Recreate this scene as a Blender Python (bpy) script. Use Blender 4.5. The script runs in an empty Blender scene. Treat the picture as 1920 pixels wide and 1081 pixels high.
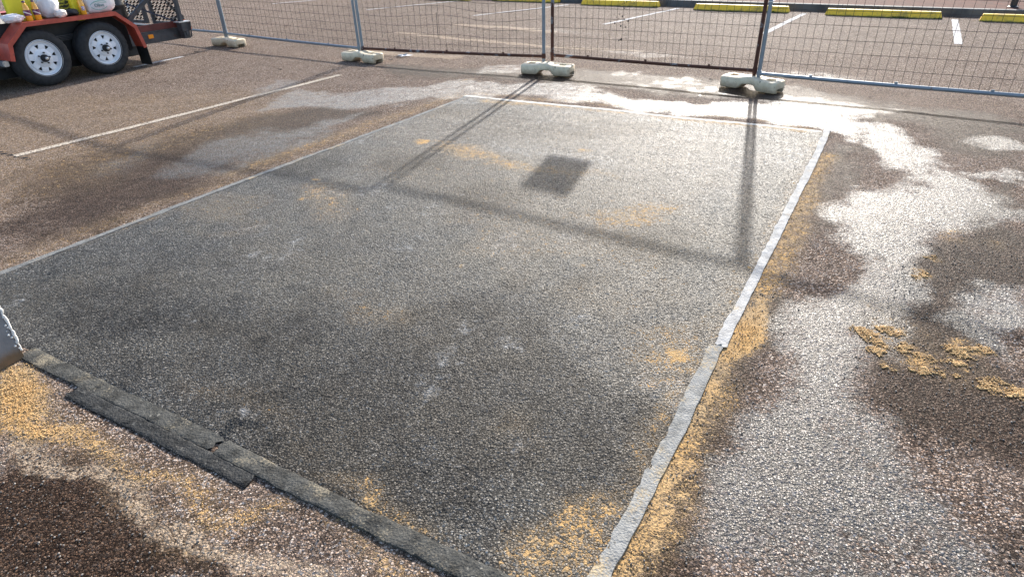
import bpy, bmesh, math, random
import numpy as np
from mathutils import Vector, Matrix
from math import pi, sin, cos, radians

random.seed(7)
rng = np.random.default_rng(7)
sc = bpy.context.scene
COL = sc.collection

# ------------------------------------------------------------------ camera
FPX, CX, CY, CAM_H = 1150.0, 960.0, 540.5, 1.6
pit, rol = radians(30.3), radians(1.9)
D = np.array([0, cos(pit), -sin(pit)])
R0 = np.array([1.0, 0, 0]); U0 = np.cross(R0, D)
RR = cos(rol) * R0 - sin(rol) * U0
UU = sin(rol) * R0 + cos(rol) * U0
CAMP = np.array([0, 0, CAM_H])
cam = bpy.data.cameras.new('camera'); cam_o = bpy.data.objects.new('camera', cam); COL.objects.link(cam_o)
cam.sensor_width = 36; cam.lens = FPX / 1920 * 36; cam.clip_start = 0.05; cam.clip_end = 1500
m = Matrix.Identity(4)
for i in range(3):
    m[i][0], m[i][1], m[i][2], m[i][3] = RR[i], UU[i], -D[i], CAMP[i]
cam_o.matrix_world = m
sc.camera = cam_o

# ------------------------------------------------------------------ sky, sun, exposure
SUN_EL, SUN_AZ = radians(26), math.atan2(0.351, 0.936)      # azimuth measured from +Y towards +X
w = bpy.data.worlds.new('World'); sc.world = w; w.use_nodes = True
wn = w.node_tree; bg = wn.nodes['Background']
sky = wn.nodes.new('ShaderNodeTexSky'); sky.sky_type = 'NISHITA'; sky.sun_disc = False
sky.sun_elevation = SUN_EL; sky.sun_rotation = SUN_AZ
sky.dust_density = 4.0; sky.air_density = 1.0; sky.ozone_density = 1.0; sky.altitude = 1200
wn.links.new(sky.outputs[0], bg.inputs[0]); bg.inputs[1].default_value = 0.14
sl = bpy.data.lights.new('sun', 'SUN'); sl.energy = 4.0; sl.angle = radians(0.95); sl.color = (1.0, 0.96, 0.90)
so = bpy.data.objects.new('sun', sl); COL.objects.link(so)
sd = Vector((sin(SUN_AZ) * cos(SUN_EL), cos(SUN_AZ) * cos(SUN_EL), sin(SUN_EL)))
so.rotation_euler = sd.to_track_quat('Z', 'Y').to_euler(); so.location = (6, 16, 12)
vs = sc.view_settings; vs.view_transform = 'Standard'; vs.look = 'None'; vs.gamma = 1; vs.use_curve_mapping = False
vs.exposure = 1.32

# ------------------------------------------------------------------ helpers
def at(px, py, z=0.0):
    """photo pixel -> the point where that sight line meets height z"""
    v = D * FPX + RR * (px - CX) - UU * (py - CY)
    return CAMP + v * ((z - CAM_H) / v[2])

def at2(px, py, z=0.0):
    p = at(px, py, z); return (float(p[0]), float(p[1]))

def tag(o, label=None, cat=None, group=None, kind=None):
    for k, v in (('label', label), ('category', cat), ('group', group), ('kind', kind)):
        if v: o[k] = v
    return o

def thing(name, label, cat, loc=(0, 0, 0), rz=0.0, group=None):
    o = bpy.data.objects.new(name, None); COL.objects.link(o); o.empty_display_size = 0.1
    o.location = loc; o.rotation_euler = (0, 0, rz)
    return tag(o, label, cat, group)

def link(name, me, parent=None):
    o = bpy.data.objects.new(name, me); COL.objects.link(o); o.parent = parent
    return o

class MB:
    def __init__(s): s.v = []; s.f = []
    def add(s, vs_, fs):
        b = len(s.v); s.v += [tuple(p) for p in vs_]; s.f += [tuple(b + i for i in f) for f in fs]
    def box(s, c, d, M=None):
        x, y, z = (k / 2 for k in d)
        p = [Vector((i * x, j * y, k * z)) for k in (-1, 1) for j in (-1, 1) for i in (-1, 1)]
        if M is not None: p = [M @ q for q in p]
        c = Vector(c); p = [q + c for q in p]
        s.add(p, [(0, 2, 3, 1), (4, 5, 7, 6), (0, 1, 5, 4), (2, 6, 7, 3), (0, 4, 6, 2), (1, 3, 7, 5)]); return s
    def bar(s, a, b, wd, ht, up=(0, 0, 1)):
        a, b = Vector(a), Vector(b); x = (b - a).normalized(); y = Vector(up).cross(x).normalized(); z = x.cross(y)
        M = Matrix((x, y, z)).transposed()
        return s.box((a + b) / 2, ((b - a).length, wd, ht), M)
    def tube(s, pts, r, n=8, cap=True):
        pts = [Vector(p) for p in pts]; rings = []
        for i, p in enumerate(pts):
            t = (pts[min(i + 1, len(pts) - 1)] - pts[max(i - 1, 0)]).normalized()
            a = Vector((0, 0, 1)) if abs(t.z) < .9 else Vector((1, 0, 0))
            u = t.cross(a).normalized(); v = t.cross(u)
            rr = r[i] if isinstance(r, (list, tuple)) else r
            rings.append([p + (u * cos(2 * pi * k / n) + v * sin(2 * pi * k / n)) * rr for k in range(n)])
        vs_ = [q for ring in rings for q in ring]; fs = []
        for i in range(len(pts) - 1):
            for k in range(n):
                k2 = (k + 1) % n; fs.append((i * n + k, i * n + k2, (i + 1) * n + k2, (i + 1) * n + k))
        if cap:
            fs.append(tuple(range(n))[::-1]); fs.append(tuple((len(pts) - 1) * n + k for k in range(n)))
        s.add(vs_, [f[::-1] for f in fs]); return s
    def lathe(s, prof, n=32, M=None, closed=False):
        """prof: (radius, height) pairs about Z"""
        vs_ = []; fs = []
        for (r, h) in prof:
            for k in range(n):
                p = Vector((r * cos(2 * pi * k / n), r * sin(2 * pi * k / n), h))
                vs_.append(M @ p if M is not None else p)
        np_ = len(prof)
        for i in range(np_ if closed else np_ - 1):
            j = (i + 1) % np_
            for k in range(n):
                k2 = (k + 1) % n; fs.append((i * n + k, i * n + k2, j * n + k2, j * n + k))
        if not closed:
            if prof[0][0] > 1e-6: fs.append(tuple(range(n))[::-1])
            if prof[-1][0] > 1e-6: fs.append(tuple((np_ - 1) * n + k for k in range(n)))
        s.add(vs_, fs); return s
    def prism(s, out, a, b, f):
        """outline of 2D points swept from depth a to depth b; f(u, v, d) gives 3D"""
        n = len(out); vs_ = [f(u, v, a) for u, v in out] + [f(u, v, b) for u, v in out]
        fs = [tuple(range(n))[::-1], tuple(range(n, 2 * n))] + [(k, (k + 1) % n, n + (k + 1) % n, n + k) for k in range(n)]
        s.add(vs_, fs); return s
    def mesh(s, name, mat, smooth=False, fix=True, bevel=0.0, angle=None):
        me = bpy.data.meshes.new(name); me.from_pydata(s.v, [], s.f)
        if fix or bevel:
            bm = bmesh.new(); bm.from_mesh(me)
            if fix:
                bmesh.ops.remove_doubles(bm, verts=bm.verts, dist=1e-6)
                bmesh.ops.recalc_face_normals(bm, faces=bm.faces)
            if bevel:
                es = [e for e in bm.edges if len(e.link_faces) == 2 and e.calc_face_angle(0) > radians(30)]
                bmesh.ops.bevel(bm, geom=es, offset=bevel, segments=2, affect='EDGES', clamp_overlap=True)
            bm.to_mesh(me); bm.free()
        if mat: me.materials.append(mat)
        if smooth:
            for p in me.polygons: p.use_smooth = True
            if angle: me.set_sharp_from_angle(angle=radians(angle))
        return me
    def build(s, name, mat, parent=None, **k):
        return link(name, s.mesh(name, mat, **k), parent)

def booleaned(me, cutters, name):
    """mesh minus the cutter meshes, evaluated once"""
    o = link('work', me); cs = []
    for cm in cutters:
        c = link('work_cut', cm); cs.append(c)
        md = o.modifiers.new('b', 'BOOLEAN'); md.operation = 'DIFFERENCE'; md.object = c; md.solver = 'EXACT'
    dg = bpy.context.evaluated_depsgraph_get()
    out = bpy.data.meshes.new_from_object(o.evaluated_get(dg)); out.name = name
    for q in cs + [o]: bpy.data.objects.remove(q)
    return out

# ------------------------------------------------------------------ numpy noise and masks
def hash2(ix, iy, seed=0):
    h = (ix.astype(np.int64) * 374761393 + iy.astype(np.int64) * 668265263 + seed * 1442695041) & 0xffffffff
    h = ((h ^ (h >> 13)) * 1274126177) & 0xffffffff
    return ((h ^ (h >> 16)) & 0xffffff) / float(0xffffff)
def vnoise(x, y, seed=0):
    ix, iy = np.floor(x), np.floor(y); fx, fy = x - ix, y - iy
    fx = fx * fx * (3 - 2 * fx); fy = fy * fy * (3 - 2 * fy)
    a, b = hash2(ix, iy, seed), hash2(ix + 1, iy, seed); c, d = hash2(ix, iy + 1, seed), hash2(ix + 1, iy + 1, seed)
    return (a * (1 - fx) + b * fx) * (1 - fy) + (c * (1 - fx) + d * fx) * fy
def fbm(x, y, seed=0, o=4):
    s = 0; a = .5
    for k in range(o):
        s = s + a * vnoise(x * 2 ** k, y * 2 ** k, seed + k * 17); a *= .5
    return s / (1 - .5 ** o)
def und(x, y):
    return (fbm(x * .9, y * .9, 3, 3) - .5) * .016
def sstep(a, b, x):
    t = np.clip((x - a) / (b - a), 0, 1); return t * t * (3 - 2 * t)

def seg_dist(X, Y, a, b):
    ax, ay = a; bx, by = b; dx, dy = bx - ax, by - ay
    t = np.clip(((X - ax) * dx + (Y - ay) * dy) / (dx * dx + dy * dy + 1e-12), 0, 1)
    return np.hypot(X - ax - t * dx, Y - ay - t * dy)
def poly_sd(X, Y, poly):
    d = np.full(X.shape, 1e9); ins = np.zeros(X.shape, bool); n = len(poly)
    for i in range(n):
        a, b = poly[i], poly[(i + 1) % n]; d = np.minimum(d, seg_dist(X, Y, a, b))
        cond = ((a[1] > Y) != (b[1] > Y))
        with np.errstate(divide='ignore', invalid='ignore'):
            xx = (b[0] - a[0]) * (Y - a[1]) / (b[1] - a[1] + 1e-12) + a[0]
        ins ^= cond & (X < xx)
    return np.where(ins, -d, d)

class Mask:
    """raster of one stain layer over the ground, 2.5 cm cells, in metres"""
    x0, x1, y0, y1, st = -9.0, 12.0, .5, 20.0, .025
    def __init__(s, seed):
        s.X, s.Y = np.meshgrid(np.arange(s.x0, s.x1, s.st), np.arange(s.y0, s.y1, s.st))
        s.a = np.zeros(s.X.shape); s.seed = seed
        s.wx = (fbm(s.X * 3, s.Y * 3, seed + 5, 4) - .5); s.wy = (fbm(s.X * 3, s.Y * 3, seed + 9, 4) - .5); s.bx = fbm(s.X * 11, s.Y * 11, seed + 2, 3) - .5; s.by = fbm(s.X * 11, s.Y * 11, seed + 3, 3) - .5
    def _win(s, pts, pad):
        xs = [p[0] for p in pts]; ys = [p[1] for p in pts]
        i0 = max(0, int((min(ys) - pad - s.y0) / s.st)); i1 = max(i0, int((max(ys) + pad - s.y0) / s.st) + 1)
        j0 = max(0, int((min(xs) - pad - s.x0) / s.st)); j1 = max(j0, int((max(xs) + pad - s.x0) / s.st) + 1)
        return (slice(i0, i1), slice(j0, j1))
    def poly(s, pix, val, feather=.2, warp=.4, world=False):
        P = pix if world else [at2(*p) for p in pix]
        k = s._win(P, feather + warp)
        d = poly_sd(s.X[k] + s.wx[k] * warp, s.Y[k] + s.wy[k] * warp, P)
        v = val * sstep(feather, -feather, d)
        s.a[k] = np.maximum(s.a[k], v) if val > 0 else np.maximum(0, s.a[k] + v)
        return s
    def line(s, pix, wd, val, feather=.1, warp=.15):
        P = [at2(*p) for p in pix]; k = s._win(P, wd + feather + warp)
        d = np.full(s.X[k].shape, 1e9)
        for a, b in zip(P[:-1], P[1:]): d = np.minimum(d, seg_dist(s.X[k] + s.wx[k] * warp, s.Y[k] + s.wy[k] * warp, a, b))
        v = val * sstep(wd + feather, wd - feather, d)
        s.a[k] = np.maximum(s.a[k], v) if val > 0 else np.maximum(0, s.a[k] + v)
        return s
    def blob(s, px, py, r, val, warp=.1, ry=None):
        c = at2(px, py); ry = ry or r; k = s._win([c], 2 * max(r, ry))
        d = np.hypot((s.X[k] + s.wx[k] * warp + s.bx[k] * r * 1.7 - c[0]) / r, (s.Y[k] + s.wy[k] * warp + s.by[k] * r * 1.7 - c[1]) / ry)
        v = val * sstep(1.3, .2, d)
        s.a[k] = np.maximum(s.a[k], v) if val > 0 else np.maximum(0, s.a[k] + v)
        return s
    def at(s, x, y):
        fx = np.clip((np.asarray(x) - s.x0) / s.st, 0, s.X.shape[1] - 1.001); fy = np.clip((np.asarray(y) - s.y0) / s.st, 0, s.X.shape[0] - 1.001)
        ix, iy = fx.astype(int), fy.astype(int); u, v = fx - ix, fy - iy; A = s.a
        return (A[iy, ix] * (1 - u) + A[iy, ix + 1] * u) * (1 - v) + (A[iy + 1, ix] * (1 - u) + A[iy + 1, ix + 1] * u) * v

# ------------------------------------------------------------------ node helper
class G:
    def __init__(s, name):
        s.m = bpy.data.materials.new(name); s.m.use_nodes = True; s.t = s.m.node_tree
        s.b = s.t.nodes['Principled BSDF']; s.co = s.n('ShaderNodeTexCoord').outputs['Object']
    def n(s, typ, inp=None, **pr):
        q = s.t.nodes.new(typ)
        for k, v in pr.items(): setattr(q, k, v)
        for k, v in (inp or {}).items(): s.put(q.inputs[k], v)
        return q
    def put(s, sock, v):
        if isinstance(v, bpy.types.NodeSocket): s.t.links.new(v, sock)
        else:
            if isinstance(v, tuple) and len(v) == 3 and sock.type == 'RGBA': v = v + (1,)
            sock.default_value = v
    def set(s, **k):
        for a, v in k.items(): s.put(s.b.inputs[a.replace('_', ' ')], v)
        return s
    def ma(s, op, a, b=0.0, clamp=False):
        q = s.n('ShaderNodeMath', {0: a, 1: b}, operation=op); q.use_clamp = clamp; return q.outputs[0]
    def mix(s, f, a, b, mode='MIX'):
        q = s.n('ShaderNodeMix', data_type='RGBA', blend_type=mode)
        s.put(q.inputs[0], f); s.put(q.inputs[6], a); s.put(q.inputs[7], b); return q.outputs[2]
    def fmix(s, f, a, b):
        q = s.n('ShaderNodeMix', data_type='FLOAT'); s.put(q.inputs[0], f); s.put(q.inputs[2], a); s.put(q.inputs[3], b); return q.outputs[0]
    def ramp(s, f, st, interp='LINEAR'):
        q = s.n('ShaderNodeValToRGB', {0: f}); r = q.color_ramp; r.interpolation = interp
        while len(r.elements) < len(st): r.elements.new(.5)
        for e, (p, c) in zip(r.elements, st): e.position = p; e.color = tuple(c) + (1,)
        return q.outputs[0]
    def ss(s, x, a, b):
        return s.n('ShaderNodeMapRange', {'Value': x, 'From Min': a, 'From Max': b}, interpolation_type='SMOOTHSTEP').outputs[0]
    def noise(s, sc_, det=3.0, rough=.55, vec=None, out=0):
        return s.n('ShaderNodeTexNoise', {'Vector': vec or s.co, 'Scale': sc_, 'Detail': det, 'Roughness': rough}).outputs[out]
    def vor(s, sc_, vec=None, feat='F1', rnd=1.0):
        return s.n('ShaderNodeTexVoronoi', {'Vector': vec or s.co, 'Scale': sc_, 'Randomness': rnd}, feature=feat)
    def attr(s, nm): return s.n('ShaderNodeAttribute', attribute_name=nm).outputs['Fac']
    def sep(s, c): return s.n('ShaderNodeSeparateColor', {0: c}).outputs
    def bump(s, h, strength=.5, dist=.01, nrm=None):
        d = {'Height': h, 'Strength': strength, 'Distance': dist}
        if nrm is not None: d['Normal'] = nrm
        return s.n('ShaderNodeBump', d).outputs[0]

def simple(name, col, rough=.5, metal=0.0, var=.25, scale=8.0, bumpd=0.0, dirt=None, spec=.5):
    g = G(name); nz = g.noise(scale, 5)
    c = g.mix(g.ss(nz, .3, .75), tuple(k * (1 + var) for k in col), tuple(k * (1 - var) for k in col))
    if dirt:
        c = g.mix(g.ss(g.noise(scale * 2.3, 6), dirt[1], dirt[1] + .15), c, dirt[0])
    g.set(Base_Color=c, Roughness=g.fmix(nz, max(0, rough - .12), min(1, rough + .12)), Metallic=metal)
    g.b.inputs['Specular IOR Level'].default_value = spec
    if bumpd: g.set(Normal=g.bump(g.noise(scale * 9, 4), .6, bumpd))
    return g.m

SAND = (.52, .315, .125)
def asphalt(name, stones, tar, dust=(.38, .30, .245), grain=72.0, paint=None, cover=.55, depth=.006, damp_mul=.26, rough=(.7, .92), spec=.035, facet=1.1, palecol=(.47, .36, .255), film=.18, dustiness=.32, dampn=.8):
    """bitumen with exposed stone chips; reads wet / sand / damp / pale / tar layers where the mesh carries them"""
    g = G(name)
    wob = g.n('ShaderNodeVectorMath', {0: g.co, 1: g.n('ShaderNodeVectorMath', {0: g.noise(grain * 1.3, 2, out=1), 'Scale': .55 / grain}, operation='SCALE').outputs[0]}, operation='ADD').outputs[0]
    v1 = g.vor(grain, wob); v2 = g.vor(grain * 2.1, wob)
    d1, d2 = v1.outputs['Distance'], v2.outputs['Distance']
    r1 = g.sep(v1.outputs['Color']); r2 = g.sep(v2.outputs['Color'])
    # each chip lies at its own tilt
    loc = g.n('ShaderNodeVectorMath', {0: wob, 1: v1.outputs['Position']}, operation='SUBTRACT').outputs[0]
    tilt = g.n('ShaderNodeVectorMath', {0: v1.outputs['Color'], 1: (.5, .5, .5)}, operation='SUBTRACT').outputs[0]
    tl = g.ma('MULTIPLY', g.n('ShaderNodeVectorMath', {0: loc, 1: tilt}, operation='DOT_PRODUCT').outputs['Value'], grain)
    loc2 = g.n('ShaderNodeVectorMath', {0: wob, 1: v2.outputs['Position']}, operation='SUBTRACT').outputs[0]
    tilt2 = g.n('ShaderNodeVectorMath', {0: v2.outputs['Color'], 1: (.5, .5, .5)}, operation='SUBTRACT').outputs[0]
    tl2 = g.ma('MULTIPLY', g.n('ShaderNodeVectorMath', {0: loc2, 1: tilt2}, operation='DOT_PRODUCT').outputs['Value'], grain * 2.1)
    size = g.fmix(r1[1], .42, .85)                       # chips of many sizes
    nb = g.noise(2.2, 4); nm_ = g.noise(21, 5, .65); nf = g.noise(420, 2)
    stone = g.ramp(r1[0], stones, 'LINEAR')
    small = g.ramp(r2[1], stones, 'LINEAR')
    gap = g.ss(g.ma('SUBTRACT', d1, size), -.10, .06)
    c = g.mix(gap, stone, g.mix(.8, small, tar))
    c = g.mix(g.ss(d2, .5, .75), c, tar)
    # film of fines and dust, uneven
    c = g.mix(g.ma('MULTIPLY', g.ma('MULTIPLY', g.ss(nb, .3, .75), dustiness), g.ma('SUBTRACT', 1.0, g.ma('MULTIPLY', gap, .75))), c, dust)
    c = g.mix(g.ma('MULTIPLY', g.ss(g.noise(7.5, 5, .6), .5, .72), film), c, tuple(k * .55 for k in tar))
    if paint:
        pm = g.ma('ADD', g.ma('MULTIPLY', g.noise(60, 5, .7), .75), g.ma('MULTIPLY', g.ma('SUBTRACT', .6, d1), .35))
        pm = g.ss(g.ma('ADD', pm, g.ma('MULTIPLY', g.ma('SUBTRACT', nm_, .5), .35)), 1 - cover - .12, 1 - cover + .12)
        c = g.mix(pm, c, g.mix(nm_, paint, tuple(k * .75 for k in paint)))
    hi = g.ma('SUBTRACT', 1.0, d1)
    damp = g.attr('damp')
    df = g.ss(g.ma('ADD', damp, g.ma('MULTIPLY', g.ma('SUBTRACT', g.noise(9, 5, .6), .5), dampn)), .12, .85)
    c = g.mix(df, c, g.mix(1.0, c, (damp_mul, damp_mul * .80, damp_mul * .66), 'MULTIPLY'))
    wet = g.attr('wet')
    wn_ = g.ma('ADD', g.ma('MULTIPLY', g.ma('SUBTRACT', g.noise(9, 7, .7), .5), 1.5), g.ma('MULTIPLY', g.ma('SUBTRACT', r1[2], .5), .55))
    wf = g.ss(g.ma('ADD', wet, g.ma('MULTIPLY', g.ss(wet, .02, .5), wn_)), .10, 1.08)
    c = g.mix(wf, c, g.mix(1.0, c, (.36, .39, .42), 'MULTIPLY'))
    pale = g.attr('pale')
    pf = g.ss(g.ma('ADD', g.ma('MULTIPLY', pale, 1.1), g.ma('MULTIPLY', g.ma('SUBTRACT', nm_, .5), 1.2)), .34, .74)
    pf = g.ma('MULTIPLY', pf, g.ss(g.ma('ADD', g.ma('MULTIPLY', r1[2], .5), g.ma('MULTIPLY', nf, .5)), .25, .6))
    c = g.mix(g.ma('MULTIPLY', pf, .8), c, palecol)
    sand = g.attr('sand')
    sx = g.ma('ADD', g.ma('MULTIPLY', sand, 1.15), g.ma('MULTIPLY', g.ma('SUBTRACT', nm_, .5), 1.0))
    sx = g.ma('ADD', sx, g.ma('MULTIPLY', g.ma('SUBTRACT', d1, .35), .55))
    sx = g.ma('ADD', sx, g.ma('MULTIPLY', g.ma('SUBTRACT', g.noise(150, 3), .5), .5))
    sf = g.ma('MULTIPLY', g.ss(sx, .55, .86), g.ss(sand, .02, .15))
    c = g.mix(g.ma('MULTIPLY', g.ma('MULTIPLY', g.ss(sand, .05, .7), g.ma('SUBTRACT', 1.0, g.ma('MULTIPLY', gap, .5))), .50), c, (.27, .19, .105))
    sc1 = g.mix(nf, tuple(k * .72 for k in SAND), tuple(min(1, k * 1.25) for k in SAND))
    sc1 = g.mix(g.ss(g.noise(3.1, 3), .35, .7), sc1, (.42, .30, .17))
    c = g.mix(sf, c, sc1)
    tarm = g.attr('tar')
    tf = g.ss(g.ma('ADD', tarm, g.ma('MULTIPLY', g.ma('SUBTRACT', nm_, .5), .5)), .4, .55)
    c = g.mix(tf, c, (.008, .008, .009))
    ro = g.fmix(wf, g.fmix(df, g.fmix(r1[1], *rough), .52), .40)
    ro = g.fmix(sf, ro, .92); ro = g.fmix(tf, ro, .35)
    g.set(Base_Color=c, Roughness=ro)
    g.put(g.b.inputs['Specular IOR Level'], g.fmix(sf, g.ma('MULTIPLY', g.fmix(wf, g.fmix(df, spec, .07), .72), g.ma('SUBTRACT', 1.0, g.ma('MULTIPLY', gap, .5))), .05))  # specular lowered in the gaps as painted-in occlusion
    # relief: chips stand proud of the bitumen, sand fills the gaps
    h1 = g.ma('ADD', g.ma('MULTIPLY', g.ss(g.ma('SUBTRACT', d1, size), .08, -.28), g.fmix(r1[2], .5, 1.0)), g.ma('MULTIPLY', g.ma('SUBTRACT', 1.0, gap), g.ma('MULTIPLY', tl, facet)))
    h2 = g.ma('ADD', g.ma('MULTIPLY', g.ss(d2, .62, .2), .38), g.ma('MULTIPLY', tl2, facet * .5))
    h = g.ma('MAXIMUM', h1, h2)
    h = g.ma('ADD', h, g.ma('MULTIPLY', nf, .14))
    h = g.ma('ADD', h, g.ma('MULTIPLY', g.noise(48, 3), .55))
    h = g.fmix(g.ma('MULTIPLY', sf, .65), h, g.ma('ADD', .7, g.ma('MULTIPLY', nf, .4)))
    nrm = g.bump(h, 1.0, depth)
    g.set(Normal=nrm)
    return g.m

OLD = [(0, (.032, .021, .015)), (.22, (.105, .068, .045)), (.44, (.31, .208, .148)), (.72, (.50, .37, .28)), (1, (.76, .64, .54))]
FAR = [(0, (.040, .034, .032)), (.3, (.10, .080, .072)), (.55, (.16, .13, .118)), (.8, (.23, .19, .172)), (1, (.38, .33, .30))]
NEW = [(0, (.008, .008, .008)), (.33, (.020, .0195, .019)), (.5, (.070, .067, .061)), (.76, (.165, .155, .137)), (1, (.44, .41, .36))]
mat_old = asphalt('old_asphalt', OLD, (.030, .021, .017), grain=112, depth=.0078)
mat_new = asphalt('new_asphalt', NEW, (.009, .009, .010), dust=(.185, .155, .108), grain=112, depth=.0085, rough=(.45, .72), spec=.30, palecol=(.36, .36, .355), film=.6, dustiness=.36, dampn=.35)
mat_line = asphalt('worn_line_paint', OLD, (.03, .024, .02), paint=(.62, .53, .42), cover=.64, depth=.004)
mat_line_w = asphalt('white_line_paint', FAR, (.03, .026, .024), paint=(.68, .66, .64), cover=.66, depth=.004)

# ------------------------------------------------------------------ stain layers on the ground
wet = Mask(11); sand = Mask(23); damp = Mask(37); pale = Mask(41)
# standing film of water
wet.poly([(490, 205), (545, 168), (640, 172), (740, 162), (800, 158), (870, 150), (960, 158), (1060, 152), (1180, 178), (1310, 198), (1430, 190), (1560, 205), (1640, 235), (1600, 262), (1550, 246), (1400, 226), (1200, 203), (1040, 186), (870, 181), (760, 196), (620, 205)], 1, .12, .5)
wet.poly([(450, 172), (520, 150), (585, 146), (560, 164), (500, 180)], .8, .1, .5)
wet.poly([(880, 140), (900, 124), (985, 122), (975, 138)], .7, .12, .3)
wet.blob(1250, 156, .45, 1.0, .4, .18); wet.blob(1330, 172, .4, .9, .4, .12); wet.blob(1160, 138, .4, .6, .3, .15)
wet.poly([(1420, 165), (1560, 190), (1700, 205), (1600, 225), (1450, 200)], .75, .15, .5)
wet.poly([(1640, 235), (1720, 255), (1765, 285), (1745, 318), (1815, 335), (1870, 362), (1885, 395), (1835, 440), (1735, 462), (1690, 500), (1730, 560), (1700, 600), (1630, 610), (1580, 680), (1600, 780), (1680, 900), (1800, 1000), (1900, 1090), (1200, 1090), (1290, 950), (1360, 810), (1440, 700), (1470, 610), (1510, 530), (1575, 480), (1510, 440), (1560, 390), (1640, 300), (1600, 260)], 1, .14, .5)
wet.poly([(1830, 560), (1925, 530), (1925, 690), (1860, 655), (1800, 610)], 1, .1, .4)
wet.poly([(1800, 262), (1900, 258), (1930, 280), (1850, 276)], .8, .08, .3); wet.blob(1900, 330, .3, .9, .3, .15); wet.blob(1890, 400, .3, .7, .3, .25)
wet.poly([(300, 330), (400, 262), (520, 245), (640, 215), (700, 205), (640, 235), (520, 285), (400, 330)], .62, .18, .5)
wet.poly([(150, 330), (260, 268), (330, 255), (250, 320)], .42, .2, .5)
wet.poly([(870, 44), (1040, 56), (1200, 70), (1040, 62)], .5, .2, .3)
wet.poly([(1060, 84), (1200, 96), (1330, 112), (1200, 108)], .5, .2, .3); wet.poly([(1450, 128), (1560, 136), (1650, 150), (1500, 150)], .6, .2, .3)
wet.line([(1560, 255), (1362, 655)], .08, -.8, .10); wet.line([(1355, 665), (1190, 1081)], .07, -.7, .10)
wet.blob(1610, 310, .32, -.9, .4, .5); wet.blob(1530, 500, .25, -.8, .3, .3)
wet.poly([(1550, 820), (1700, 800), (1850, 900), (1920, 960), (1920, 1000), (1750, 900)], -.4, .2, .5)
wet.a *= np.where(wet.Y > 6.0, 1 - .34 * sstep(6.0, 7.4, wet.Y), 1.0)
# damp dark ground round the wet film
damp.poly([(0, 330), (200, 285), (420, 225), (620, 195), (700, 205), (640, 250), (500, 310), (300, 385), (120, 450), (0, 505)], .75, .35, .6)
damp.poly([(700, 118), (900, 128), (1150, 130), (1500, 165), (1700, 195), (1920, 220), (1920, 300), (1780, 290), (1700, 240), (1560, 215), (1400, 190), (1150, 165), (900, 150), (740, 148)], .75, .25, .5)
damp.poly([(1880, 360), (1925, 300), (1925, 530), (1830, 560), (1800, 610), (1870, 660), (1925, 700), (1925, 900), (1800, 860), (1700, 780), (1600, 740), (1590, 640), (1700, 600), (1700, 500), (1760, 460)], .95, .15, .5)
damp.poly([(1560, 262), (1640, 268), (1630, 330), (1560, 420), (1500, 480), (1450, 580), (1440, 560), (1480, 420)], .6, .15, .3)
damp.line([(1420, 560), (1350, 700), (1190, 1081)], .16, .75, .10)
damp.poly([(0, 810), (140, 850), (330, 960), (480, 1081), (0, 1090)], 1, .12, .3)
damp.poly([(1840, 1010), (1925, 1000), (1925, 1090), (1880, 1090)], .8, .1, .2)
damp.poly([(480, 930), (620, 960), (760, 1040), (700, 1090), (560, 1050)], .45, .12, .3)
damp.a = np.maximum(damp.a, .30 * sstep(7.5, 10.5, damp.Y + .2 * damp.X) * sstep(-7, -3, damp.X))
# orange sand off the wet saw cut
sand.line([(1352, 655), (1240, 850), (1150, 1081)], .14, .6, .12)
sand.line([(1545, 290), (1440, 520), (1372, 640)], .12, .5, .10)
sand.poly([(1372, 600), (1440, 560), (1450, 610), (1420, 672), (1360, 690)], .95, .06, .12)
sand.line([(0, 498), (300, 385), (560, 290), (840, 186)], .16, .36, .22)
sand.line([(440, 325), (660, 245), (850, 180)], .16, .44, .22)
sand.line([(890, 176), (1250, 205), (1520, 240)], .06, .5, .08)
sand.poly([(0, 700), (50, 680), (120, 730), (300, 850), (470, 925), (560, 950), (480, 975), (330, 905), (150, 830), (0, 790)], .66, .12, .3)
sand.poly([(0, 690), (60, 675), (110, 730), (60, 790), (0, 760)], .85, .1, .15)
sand.poly([(520, 945), (640, 985), (860, 1090), (700, 1090), (600, 1010)], .5, .1, .25)
sand.poly([(40, 800), (300, 930), (500, 1060), (420, 1060), (200, 920)], .45, .12, .3)
for (px, py, r, v) in [(1640, 632, .075, 1), (1690, 625, .075, 1), (1700, 655, .07, .9), (1745, 675, .085, 1), (1830, 663, .08, 1), (1800, 677, .05, .9), (1862, 718, .07, 1), (1905, 745, .09, .9), (1660, 678, .05, .8), (1650, 650, .05, .9),
                       (1722, 520, .09, .95), (1735, 480, .07, .8), (1715, 505, .05, .8), (1790, 445, .14, .7), (1880, 465, .10, .6), (1640, 575, .05, .8), (1690, 575, .06, .6), (1660, 600, .05, .7), (1815, 640, .05, .7), (1620, 660, .05, .5), (880, 150, .14, .8), (1890, 320, .1, .5)]:
    sand.blob(px, py, r, v * .62, .16)
sand.poly([(1650, 560), (1800, 620), (1925, 740), (1925, 790), (1700, 690), (1600, 640)], .28, .1, .3)
sand.poly([(100, 200), (400, 160), (300, 240), (0, 290), (0, 230)], .12, .5, .6)
sand.poly([(-200, 150), (150, 170), (420, 160), (620, 170), (560, 240), (300, 320), (0, 420), (-200, 450)], .33, .7, .8)
pale.blob(325, 152, .5, .4, .3, .1)
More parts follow.
